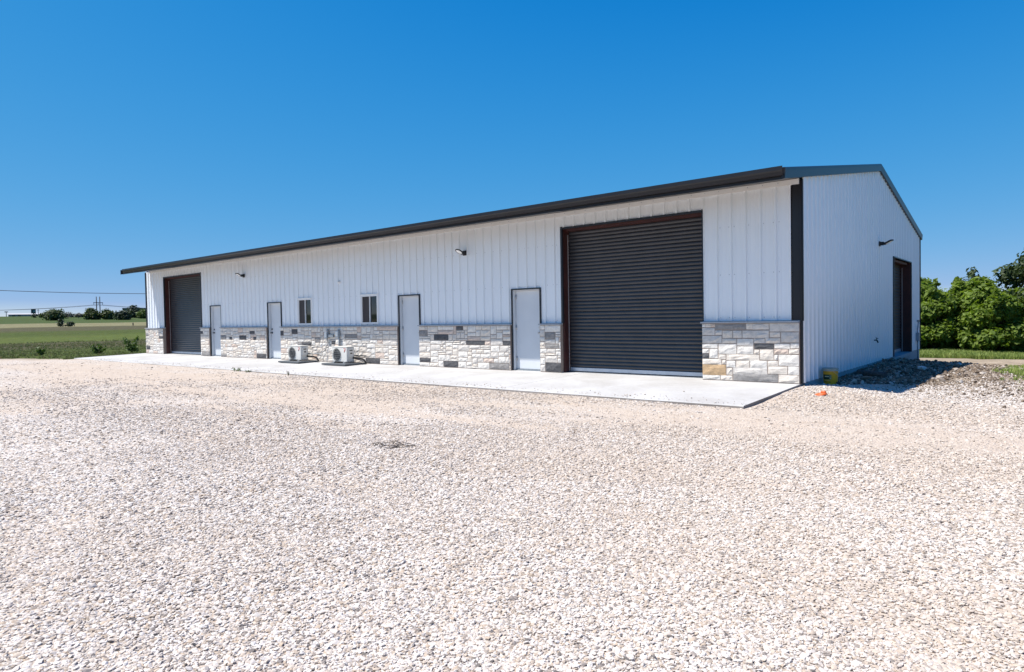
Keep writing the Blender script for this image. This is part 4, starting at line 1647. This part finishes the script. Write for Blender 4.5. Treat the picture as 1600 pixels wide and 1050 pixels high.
face_a = math.atan2(CAM.y - 1.22, CAM.x - 0.245)
q = MB()
on_bucket(q, face_a - 1.15, face_a + 0.12, 0.115, 0.215)
on_bucket(q, face_a - 1.0, face_a + 0.05, 0.055, 0.066, 0.0016)
lab = q.build('label', M['label_green'], t_)
q = MB()
on_bucket(q, face_a - 0.85, face_a - 0.22, 0.165, 0.188, 0.003)
on_bucket(q, face_a - 0.95, face_a - 0.1, 0.092, 0.100, 0.003)
# ring mark
for a_, b_, c_, d_ in ((-0.10, -0.05, 0.125, 0.205), (0.03, 0.08, 0.125, 0.205), (-0.05, 0.03, 0.125, 0.138)):
    on_bucket(q, face_a + a_, face_a + b_, c_, d_, 0.003, 2)
q.build('label_print', M['label_pale'], lab)
q = MB()
q.tube([(0.158 * math.cos(a_), 0.158 * math.sin(a_), 0.28 - 0.12 * math.sin((a_ - face_a - 0.35) * 1.0 if a_ - face_a - 0.35 < math.pi else 0)) for a_ in np.linspace(face_a + 0.35, face_a + 0.35 + math.pi, 18)], 0.0035, 6)
q.build('bail_handle', M['steel'], t_)

oz = float(lot_z(0.66, -1.14))
t_ = thing('orange_cap', (0.66, -1.14, oz), 'small broken orange plastic cap lying on the pale gravel by the bucket', 'plastic cap')
q = MB()
q.lathe([(0.095, 0.004), (0.092, 0.028), (0.070, 0.045), (0.058, 0.047), (0.055, 0.036), (0.08, 0.0)], 16)
q.v = [(x_ * 1.1, y_ * 0.9, z_ + 0.02 * x_ / 0.1) for x_, y_, z_ in q.v]
q.build('cap_shell', M['orange'], t_)
q = MB()
q.bevbox(0.0, 0.08, -0.03, 0.04, 0.03, 0.085, 0.012)
q.build('cap_tab', M['orange'], t_)

lz_ = float(lot_z(0.65, 3.15))
q = MB()
pts = []
q.tube([(-0.32, 0.16, 0.075), (-0.12, 0.07, 0.088), (0.1, -0.03, 0.085), (0.30, -0.14, 0.07)], 0.068, 12)
q.tube([(0.02, 0.0, 0.11), (0.07, 0.03, 0.19), (0.10, 0.06, 0.22)], 0.022, 8)
q.v = [(x_ + random.uniform(-.006, .006), y_ + random.uniform(-.006, .006), z_ + random.uniform(-.006, .006)) for x_, y_, z_ in q.v]
o = q.build('log', M['wood_dark'])
o.location = (0.65, 3.15, lz_)
tag(o, 'short dark weathered log lying on the rubble by the gable wall', 'log')

for i_, (x_, y_, s_, lab_) in enumerate((
        (1.35, 5.4, 0.19, 'largest pale rock on the dark rubble beside the gable wall'),
        (1.9, 7.6, 0.14, 'flat pale rock on the rubble below the side roll up door'))):
    me = pebble_mesh('rock', 90 + i_, STONE[G1])
    o = bpy.data.objects.new('rock', me)
    COL.objects.link(o)
    o.scale = (s_ * 1.6, s_ * 1.2, s_)
    o.rotation_euler = (0.2, 0.1, 1.0 + i_)
    o.location = (x_, y_, float(lot_z(x_, y_)) + s_ * 0.28)
    tag(o, lab_, 'rock')


# a wisp of dry twigs lying out on the gravel
tx, ty = -2.30, -8.48
t_ = thing('dry_twigs', (tx, ty, float(lot_z(tx, ty)) + 0.005), 'wisp of dry twigs lying on the pale gravel in the middle of the lot', 'twigs')
for k in range(11):
    q = MB()
    a_ = random.gauss(0.75, 0.4)
    ln = random.uniform(0.10, 0.32)
    cx_, cy_ = random.gauss(0, 0.20), random.gauss(0, 0.07)
    q.tube([(cx_ - ln * .5 * math.cos(a_), cy_ - ln * .5 * math.sin(a_), 0.004), (cx_, cy_ + random.gauss(0, .02), random.uniform(0.012, 0.04)),
            (cx_ + ln * .5 * math.cos(a_), cy_ + ln * .5 * math.sin(a_), 0.006)], random.uniform(0.003, 0.006), 5)
    q.build('twig', M['trunk'], t_)

# ------------------------------------------------------------------ plants
def leaf_cloud(centers, radii, n, size, squash=1.0, fill=0.35, up_bias=0.35, rng=RNG):
    """leaf quads through the volume of several lobes; returns verts, quads, tint"""
    centers, radii = np.asarray(centers, float), np.asarray(radii, float)
    wgt = radii ** 2
    k = rng.choice(len(radii), n, p=wgt / wgt.sum())
    d = rng.normal(size=(n, 3))
    d /= np.linalg.norm(d, axis=1)[:, None]
    inner = rng.random(n) < fill
    rr = np.where(inner, rng.random(n) ** 0.5 * 0.85, 0.74 + 0.44 * rng.random(n) ** 1.5)
    # clumping: radius modulated over the lobe so that gaps open
    cl = np.sin(d[:, 0] * 5 + k * 1.7) * np.sin(d[:, 1] * 6 + k) * np.sin(d[:, 2] * 5 + k * 0.6)
    rr = rr * (1 + 0.26 * cl)
    c = centers[k] + d * rr[:, None] * radii[k][:, None] * np.array([1, 1, squash])
    nrm = d * 0.8 + rng.normal(size=(n, 3)) * 0.55 + np.array([0, 0, up_bias + 0.15])
    nrm /= np.linalg.norm(nrm, axis=1)[:, None]
    t1 = np.cross(nrm, rng.normal(size=(n, 3)))
    t1 /= np.linalg.norm(t1, axis=1)[:, None] + 1e-9
    t2 = np.cross(nrm, t1)
    s = size * np.exp(rng.normal(0, 0.36, n))
    l, w = (s * 0.6)[:, None], (s * 0.38)[:, None]
    droop = nrm * (s * 0.12)[:, None]
    V = np.stack([c - t1 * l - droop, c - t2 * w, c + t1 * l - droop, c + t2 * w], 1).reshape(-1, 3)
    Q = np.arange(n * 4).reshape(n, 4)
    clump = 0.5 + 0.5 * np.sin(c[:, 0] * 3.1 + c[:, 2] * 2.3) * np.cos(c[:, 1] * 2.7 + c[:, 2] * 1.9)
    tint = np.clip(0.55 * rng.random(n) + 0.45 * clump, 0, 1)
    return V, Q, tint


def trunk_mesh(parent, base_r, h, limbs, name='trunk'):
    q = MB()
    q.cyl((0, 0, -0.3), (random.uniform(-.06, .06) * h, random.uniform(-.06, .06) * h, h * 0.45), base_r, base_r * 0.7, 9)
    for tip, r_ in limbs:
        q.tube([(0, 0, h * random.uniform(0.15, 0.4)), (tip[0] * 0.45, tip[1] * 0.45, h * 0.3 + (tip[2] - h * 0.3) * 0.55), tip], r_, 6)
    return q.build(name, M['trunk'], parent)


def tree(name, label, cat, loc, height, width, nleaf, lsize, mat, lobes=9, group=None, low=0.12, spread=1.0, squash=0.9, rng=None, fill=0.35, lobe=1.0, shoots=0):
    rng = rng or RNG
    T = thing(name, loc, label, cat, group)
    cs, rs = [], []
    for k in range(lobes):
        a = 2 * math.pi * k / lobes * 2.4 + rng.random()
        zf = low + (1 - low) * (k + 0.6) / lobes
        # widest below the middle, tapering to the top
        prof = math.sin(math.pi * min(1, 0.22 + 0.74 * zf)) ** 0.8
        r_ = lobe * width * (0.22 + 0.14 * rng.random()) * (0.7 + 0.4 * prof)
        rad = max(0.0, width * 0.5 * prof - r_ * 0.75) * spread * (0.6 + 0.5 * rng.random())
        zc = max(r_ * squash * 0.75, min(height * zf, height - r_ * squash * 0.95))
        cs.append((rad * math.cos(a), rad * math.sin(a), zc))
        rs.append(r_)
    for k in range(shoots):      # leggy shoots above the outline
        c0 = cs[int(rng.integers(len(cs) // 2, len(cs)))]
        for q in range(4):
            cs.append((c0[0] + 0.16 * rng.normal(), c0[1] + 0.16 * rng.normal(), c0[2] + rs[0] * (0.55 + 0.28 * q)))
            rs.append(0.045 * width * (1.5 - 0.25 * q))
    V, Q, tint = leaf_cloud(cs, rs, nleaf, lsize, squash, fill, rng=rng)
    np_mesh('crown', V, Q, mat, T, tint)
    limbs = [((c[0] * 0.9, c[1] * 0.9, c[2]), max(0.02, height * 0.008)) for c in cs[1:lobes:2]]
    trunk_mesh(T, max(0.05, height * 0.022), height * 0.8, limbs)
    return T


# hedge-like row behind the building (34 m from the camera and beyond)
tr_rng = np.random.default_rng(5)
ROW = [(-14.0, 24.8, 4.0, 4.8, ''), (-10.0, 25.0, 3.6, 4.4, ''), (-6.4, 24.6, 4.2, 4.2, ''), (-3.6, 24.2, 3.9, 3.4, ''), (-1.35, 24.4, 4.15, 2.3, 'tall'),
       (-0.55, 23.4, 3.35, 2.6, 'a'), (0.35, 24.3, 3.6, 2.4, 'e'), (1.15, 23.9, 3.95, 2.2, 'b'), (1.95, 22.9, 2.95, 2.7, 'c'), (2.7, 23.8, 3.3, 2.4, 'd'),
       (4.9, 23.2, 3.2, 3.5, ''), (8.4, 23.6, 3.4, 4.4, ''), (12.6, 24.4, 3.9, 4.8, '')]
LAB = {'tall': 'tallest leafy shrub, just past the far corner of the gable wall', 'a': 'rounded green shrub low in front of the tallest shrub',
       'e': 'level topped green shrub in the middle of the visible hedge', 'b': 'domed green shrub with a thin sapling rising behind it',
       'c': 'lowest bright green bush in front of the big dark tree', 'd': 'green shrub under the left branches of the big dark tree'}
OUT = iter(('dense green shrub hidden behind the building, farthest along the hedge', 'wide green shrub hidden behind the building, second from the end of the hedge',
            'tall green shrub hidden behind the building, third from the end of the hedge', 'green shrub right behind the far corner of the building',
            'green shrub to the right of the big dark tree', 'wide low shrub two to the right of the big dark tree', 'broad shrub at the right end of the hedge'))
for i_, (x_, y_, h_, w_, k_) in enumerate(ROW):
    nl = 12000 if k_ else 5000
    x_, y_, h_, w_ = 3.85 + (x_ - 3.85) * 1.066, y_ + 2.6, h_ * 0.93, w_ * 1.066
    tree('shrub', LAB[k_] if k_ else next(OUT), 'shrub', (x_, y_, float(H(x_, y_)) - 0.02), h_, w_, nl, 0.155,
         M['leaf'], lobes=30, group='shrubs in the hedge beyond the track', low=0.0, rng=tr_rng, spread=1.15, lobe=0.62, fill=0.3, shoots=3)
tree('broadleaf_tree', 'tall dark tree standing above the hedge at the right', 'tree', (3.35, 28.0, float(H(3.35, 28.0))), 5.2, 4.8, 6500, 0.17,
     M['leaf_dark'], lobes=24, lobe=0.62, low=0.3, spread=1.2, squash=0.7, rng=tr_rng, fill=0.2)
tree('broadleaf_tree', 'thin dark sapling poking up behind the hedge shrubs', 'tree', (0.55, 27.8, float(H(0.55, 27.8))), 4.25, 1.7, 700, 0.15,
     M['leaf_dark'], lobes=11, lobe=0.7, low=0.35, spread=1.3, rng=tr_rng)
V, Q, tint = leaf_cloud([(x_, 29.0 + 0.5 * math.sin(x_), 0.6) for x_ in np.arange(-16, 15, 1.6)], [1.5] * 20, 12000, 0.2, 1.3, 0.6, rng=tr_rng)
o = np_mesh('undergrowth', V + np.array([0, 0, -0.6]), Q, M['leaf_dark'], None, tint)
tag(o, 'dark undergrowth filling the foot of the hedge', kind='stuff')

V, Q, tint = leaf_cloud([(27 + 1.2 * math.sin(k * 1.7), -34 + k * 2.4, 1.4) for k in range(28)], [2.4] * 28, 12000, 0.4, 1.0, 0.5, rng=tr_rng)  # hedge added beyond the view so less light reaches the walls from the right
o = np_mesh('unseen_hedge', V, Q, M['leaf_dark'], None, tint)
tag(o, 'leafy hedge out of view at right, added to cut the light from that side', kind='stuff')

# far trees on the rise to the west
far_rng = np.random.default_rng(17)
FT = [('T1', -333.31, 80.29, 4.9, 7.9, 'far_leaf', 'lone round green tree standing left of the twin poles'),
      ('T4', -348.34, 99.77, 5.6, 6.0, 'far_leaf', 'green tree close to the left side of the twin poles'),
      ('T5', -346.47, 105.41, 4.9, 6.9, 'far_leaf', 'wide brownish green tree right of the twin poles'),
      ('T6', -325.4, 105.09, 4.3, 7.2, 'far_leaf_dark', 'dark low tree between the twin poles and the white building'),
      ('T7', -398.8, 137.29, 6.9, 8.0, 'far_leaf_dark', 'large dark round tree in front of the flat roofed olive building'),
      ('T8', -369.13, 130.88, 5.0, 6.4, 'far_leaf_bright', 'bright green tree beside the far corner of the metal building')]
for n_, x_, y_, h_, w_, m_, lb in FT:
    tree('field_tree', lb, 'tree', (x_, y_, float(H(x_, y_)) - 0.1), h_, w_, 1500, 0.75, M[m_], lobes=8, group='trees on the far rise', rng=far_rng, low=0.1)
for x_, y_, h_, w_, lb in ((-379.93, 99.1, 3.7, 5.4, 'grey leafless tree just right of the lone round green tree'), (-397.74, 109.36, 3.2, 4.0, 'small grey leafless tree midway to the twin poles')):
    T = thing('bare_tree', (x_, y_, float(H(x_, y_)) - 0.1), lb, 'tree', 'trees on the far rise')
    V, Q, tint = leaf_cloud([(0, 0, h_ * 0.62), (w_ * .25, 0.5, h_ * .55), (-w_ * .25, -.4, h_ * .6)], [w_ * .36, w_ * .28, w_ * .28], 260, 0.42, 0.8, 0.5, rng=far_rng)
    np_mesh('crown', V, Q, M['far_twig'], T, tint)
    trunk_mesh(T, 0.18, h_, [((w_ * .3, .3, h_ * .85), .07), ((-w_ * .3, 0, h_ * .9), .07), ((0, .4, h_), .07)])
for x_, y_, h_, w_, lb in ((-174.04, 37.15, 1.9, 1.7, 'taller scraggly bush on the tan strip of the meadow'), (-173.7, 38.9, 1.25, 1.8, 'shorter scraggly bush on the tan strip of the meadow')):
    tree('bush', lb, 'bush', (x_, y_, float(H(x_, y_)) - 0.05), h_, w_, 260, 0.30, M['far_leaf_dark'], lobes=6, group='bushes in the meadow', rng=far_rng)
cs = [(x_, 125 + 0.37 * (x_ + 440) * -1 * 0 + 12 * math.sin(x_ * .7), 0) for x_ in range(0)]
cs, rs_ = [], []
for k in range(46):
    yy = 98 + k * 1.75
    xx = -430 + 4 * math.sin(k * 1.3)
    cs.append((xx, yy, float(H(xx, yy)) + 1.0))
    rs_.append(1.1 + 0.7 * far_rng.random())
V, Q, tint = leaf_cloud(cs, rs_, 3800, 0.8, 0.9, 0.4, rng=far_rng)
o = np_mesh('treeline', V, Q, M['far_leaf_dark'], None, tint)
tag(o, 'low dark treeline along the far rise', kind='stuff')


# weeds
def weed(loc, h, w, n_, size, label):
    T = thing('weed', loc, label, 'weed', 'weeds at the edge of the gravel')
    q = MB()
    tips = []
    for k in range(6):
        a = k * 1.05 + random.random()
        tip = (w * 0.4 * math.cos(a), w * 0.4 * math.sin(a), h * random.uniform(0.6, 1.0))
        q.tube([(0, 0, -0.05), (tip[0] * 0.3, tip[1] * 0.3, tip[2] * 0.55), tip], max(0.004, h * 0.012), 5)
        tips.append(tip)
    q.build('stem', M['trunk'], T)
    V, Q, tint = leaf_cloud([(a * f_ + random.uniform(-.1, .1) * w, b * f_ + random.uniform(-.1, .1) * w, c * f_) for a, b, c in tips for f_ in (0.35, 0.65, 0.95)], [w * q_ for _ in tips for q_ in (0.20, 0.16, 0.10)], n_, size, 1.0, 0.8)
    np_mesh('foliage', V, Q, M['weed'], T, tint)


def at_h(x_, y_):
    return (x_, y_, float(H(x_, y_)) - 0.02)


weed(at_h(-34.6, 0.6), 0.85, 0.9, 300, 0.11, 'tall leafy weed clump behind the far end of the apron, nearest the building')
weed(at_h(-35.6, -0.7), 0.62, 0.9, 260, 0.10, 'spreading bright green weed at the corner of the apron and meadow')
weed(at_h(-36.6, -3.0), 0.45, 0.5, 140, 0.09, 'short weed at the left edge where gravel meets meadow')
weed((-16.0, -3.24, -0.14), 0.16, 0.34, 46, 0.035, 'small weed growing at the apron edge in front of the far walk doors')
weed((-15.3, -3.25, -0.14), 0.10, 0.26, 30, 0.035, 'low flat weed at the apron edge, beside the taller weed')
weed((-13.05, -3.26, -0.14), 0.14, 0.10, 14, 0.03, 'tiny weed tuft at the apron edge in front of the outdoor unit')


# grass tufts
def tuft_mesh(name, seed, mat, nb=14, h=1.0, spread=0.5):
    r_ = np.random.default_rng(seed)
    V, F = [], []
    for k in range(nb):
        a = r_.random() * 6.283
        b = np.array([r_.normal(0, 0.16), r_.normal(0, 0.16), -0.05])
        d = np.array([math.cos(a), math.sin(a), 0])
        s = np.array([-d[1], d[0], 0])
        hh_ = h * (0.55 + 0.5 * r_.random())
        ln = spread * r_.random()
        w_ = 0.035
        i_ = len(V)
        m1 = b + d * ln * 0.3 + np.array([0, 0, hh_ * 0.6])
        tip = b + d * ln + np.array([0, 0, hh_])
        V += [b - s * w_, b + s * w_, m1 + s * w_ * 0.8, m1 - s * w_ * 0.8, tip]
        F += [(i_, i_ + 1, i_ + 2, i_ + 3), (i_ + 3, i_ + 2, i_ + 4)]
    me = bpy.data.meshes.new(name)
    me.from_pydata([tuple(v) for v in V], [], F)
    me.materials.append(mat)
    return me


tufts = source_collection('grass_tuft', [tuft_mesh('tuft_mesh', s, M['grass']) for s in range(6)])
fresh = source_collection('fresh_tuft', [tuft_mesh('fresh_mesh', 20 + s, M['grass_fresh']) for s in range(6)])


def grass(x_, y_, hmin, hmax, label, wide=1.0, src=None):
    n_ = len(x_)
    hgt = hmin + (hmax - hmin) * RNG.random(n_) * (0.4 + 0.9 * vnoise(x_ * 0.25, y_ * 0.25, 51))
    scatter('grass', np.stack([x_, y_, H(x_, y_) - 0.02], 1), np.stack([RNG.normal(0, .1, n_), RNG.normal(0, .1, n_), RNG.random(n_) * 6.283], 1),
            np.stack([hgt * wide, hgt * wide, hgt], 1), RNG.integers(0, 6, n_), src or tufts, label)


n_ = 30000
dx_ = RNG.random(n_) ** 1.6 * 34
x_ = -30.5 - dx_
y_ = -26 + RNG.random(n_) * 54
k = (lot_edge(x_, y_) < 0.15) & ~((x_ > -31.4) & (y_ < 16) & (y_ > -3.3))
# thin in the mown strip
k &= RNG.random(n_) > 0.75 * sstep(60, 68, -x_)
grass(x_[k], y_[k], 0.05, 0.17, 'long meadow grass growing beyond the gravel to the left', 1.1)
x_ = RNG.random(30000) * 40 - 22
y_ = 20.4 + RNG.random(30000) * 7.0
k = lot_edge(x_, y_) < 0.2
grass(x_[k], y_[k], 0.08, 0.24, 'bright grass strip between the dirt track and the hedge', 1.0, fresh)
x_ = RNG.normal(4.3, 0.9, 3600)
y_ = RNG.normal(7.4, 1.9, 3600)
k = (x_ > 2.6 + 0.8 * vnoise(x_ * 2, y_ * 2, 77))
grass(x_[k], y_[k], 0.05, 0.16, 'thin patch of grass growing through the gravel beside the rubble', 1.2, fresh)

# ------------------------------------------------------------------ poles, wires, signs and buildings on the skyline
zb_ = 2.9
T = thing('power_pole', (-357.0, 105.4, float(H(-357, 105.4))), 'twin pole power line structure with a crossarm standing in the far meadow', 'power pole')
hb_ = 15.85 - float(H(-357, 105.4))
for s_ in (-0.66, 0.66):
    q = MB()
    q.cyl((0.18 * s_ * 2, s_, -0.5), (0.18 * s_ * 2, s_, hb_), 0.25, 0.19, 10)
    q.build('pole', M['pole'], T)
q = MB()
q.box(-0.12, 0.12, -2.1, 2.1, hb_ - 3.15, hb_ - 2.85)
q.build('crossarm', M['pole'], T)
for s_ in (-1.9, 0.0, 1.9):
    q = MB()
    q.cyl((0.0, s_, hb_ - 3.15), (0.0, s_, hb_ - 4.0), 0.09, 0.09, 8)
    q.build('insulator', M['pole'], T)

wl_ = [(-0.33, 0.94)]
zz0 = float(H(-357, 105.4)) + hb_ - 4.0


def wire(pts, r_, label, grp):
    q_ = MB()
    q_.tube(pts, r_, 5)
    o_ = q_.build('power_line', M['wire'])
    tag(o_, label, 'cable', grp)


def sag(p0, p1, s_, n_=24):
    p0, p1 = Vector(p0), Vector(p1)
    return [tuple(p0.lerp(p1, k_ / n_) - Vector((0, 0, s_ * 4 * (k_ / n_) * (1 - k_ / n_)))) for k_ in range(n_ + 1)]


wire(sag((-159.0, -12, 10.6), (-140.0, 95, 10.4), 2.25), 0.060, 'thick dark cable sagging across the sky above the far meadow', 'cables across the meadow')
for s_, lb in ((-1.9, 'thin cable from the near end of the crossarm of the twin poles'), (0.0, 'thin cable from the middle of the crossarm of the twin poles'), (1.9, 'thin cable from the far end of the crossarm of the twin poles')):
    q_ = sag((-372.0 + s_ * .2, 5.0 + s_ * 0.3, zz0 - 0.2), (-357.0, 105.4 + s_, zz0), 2.6) + sag((-357.0, 105.4 + s_, zz0), (-342.0, 205.0, zz0 - .2), 2.6)[1:]
    wire(q_, 0.045, lb, 'cables at the twin poles')

T = thing('long_building', (-597.5, 136.2, float(H(-597.5, 136.2))), 'long low grey building with a pale roof on the skyline', 'building')
ang = math.atan2(146.98 - 125.36, -594.98 + 600.37)
T.rotation_euler = (0, 0, ang)
hL = 11.75 - T.location.z
q = MB(); q.box(-11.2, 11.2, 0, 9, -1, hL - 0.5); q.build('wall', M['far_wall'], T)
q = MB(); q.v = [(-11.6, -.5, hL - .5), (11.6, -.5, hL - .5), (11.6, 9.5, hL - .5), (-11.6, 9.5, hL - .5), (-11.6, 4.5, hL + .5), (11.6, 4.5, hL + .5)]
for f_ in ((0, 1, 5, 4), (2, 3, 4, 5), (1, 2, 5), (3, 0, 4), (3, 2, 1, 0)):
    q.face(f_)
q.build('roof', M['far_roof'], T)
for xw in (-8, -4.5, 3, 7):
    q = MB(); q.box(xw - 0.8, xw + 0.8, -0.06, 0.02, 0.0, hL * 0.62); q.build('door', M['far_olive'], T)

T = thing('pylon_sign', (-577.4, 135.3, float(H(-577.4, 135.3))), 'tall dark teal sign panel on a post on the skyline', 'sign')
hs2 = 15.0 - T.location.z
q = MB(); q.cyl((0, 0.0, -.5), (0, 0.0, hs2 - 3), 0.22, 0.2, 8); q.build('post', M['far_roof'], T)
q = MB(); q.box(-0.25, 0.25, -1.45, 1.45, hs2 - 3.4, hs2); q.build('sign_panel', M['sign_teal'], T)
q = MB(); q.box(0.251, 0.27, -0.15, 0.9, hs2 - 2.4, hs2 - 1.2); q.build('sign_print', M['sign_pale'], T)

for x_, y_, ht, lb, lamp in ((-542.1, 110.9, 12.1, 'thin lamp post at the far left of the skyline', True), (-537.96, 127.94, 14.0, 'thin pole right of the tall teal sign', False), (-530.3, 154.6, 14.6, 'thin pole on the skyline left of the twin poles', False)):
    z_ = float(H(x_, y_))
    T = thing('utility_pole', (x_, y_, z_), lb, 'pole', 'thin poles on the skyline')
    q = MB(); q.cyl((0, 0, -.5), (0, 0, ht - z_), 0.2, 0.16, 8); q.build('pole', M['pole'], T)
    q = MB()
    if lamp:
        q.box(-0.3, 0.3, -0.9, 0.9, ht - z_ - 0.3, ht - z_ + 0.25)
        q.build('lamp_head', M['pole'], T)
    else:
        q.box(-0.08, 0.08, -0.8, 0.8, ht - z_ - 1.0, ht - z_ - 0.8)
        q.build('crossarm', M['pole'], T)

T = thing('flat_roofed_building', (-483, 170, float(H(-483, 170))), 'flat roofed olive building behind the large dark tree on the skyline', 'building')
T.rotation_euler = (0, 0, math.atan2(12.84, 4.82))
hR = 13.5 - T.location.z
q = MB(); q.box(-8, 14, 0, 12, -1, hR - 0.35); q.build('wall', M['far_olive'], T)
q = MB(); q.box(-8.2, 14.2, -0.2, 12.2, hR - 0.349, hR); q.build('parapet', M['far_wall'], T)
for xw in (-6, -3.5, 0, 4):
    q = MB(); q.box(xw - 0.6, xw + 0.6, -0.06, 0.02, hR * 0.35, hR * 0.6); q.build('window', M['ac_dark'], T)

T = thing('shed', (-487.0, 158.1, float(H(-487, 158.1))), 'small shed with a bright white roof between the dark trees on the skyline', 'shed')
T.rotation_euler = (0, 0, math.atan2(3.15, 1.1))
hW = 10.25 - T.location.z
q = MB(); q.box(-2.0, 2.0, 0, 4, -1, hW - 0.55); q.build('wall', M['far_wall'], T)
q = MB(); q.box(-2.2, 2.2, -0.25, 4.2, hW - 0.549, hW + 0.25); q.build('roof', M['far_white'], T)

zf_ = float(H(-174.18, 52.73))
q = MB(); q.box(-0.1, 0.1, -0.1, 0.1, -0.3, 0.65); q.box(-0.12, 0.12, -0.12, 0.12, 0.651, 0.70)
o = q.build('fence_post', M['pole'])
o.location = (-174.18, 52.73, zf_)
tag(o, 'single short dark post on the tan strip of the meadow', 'post')
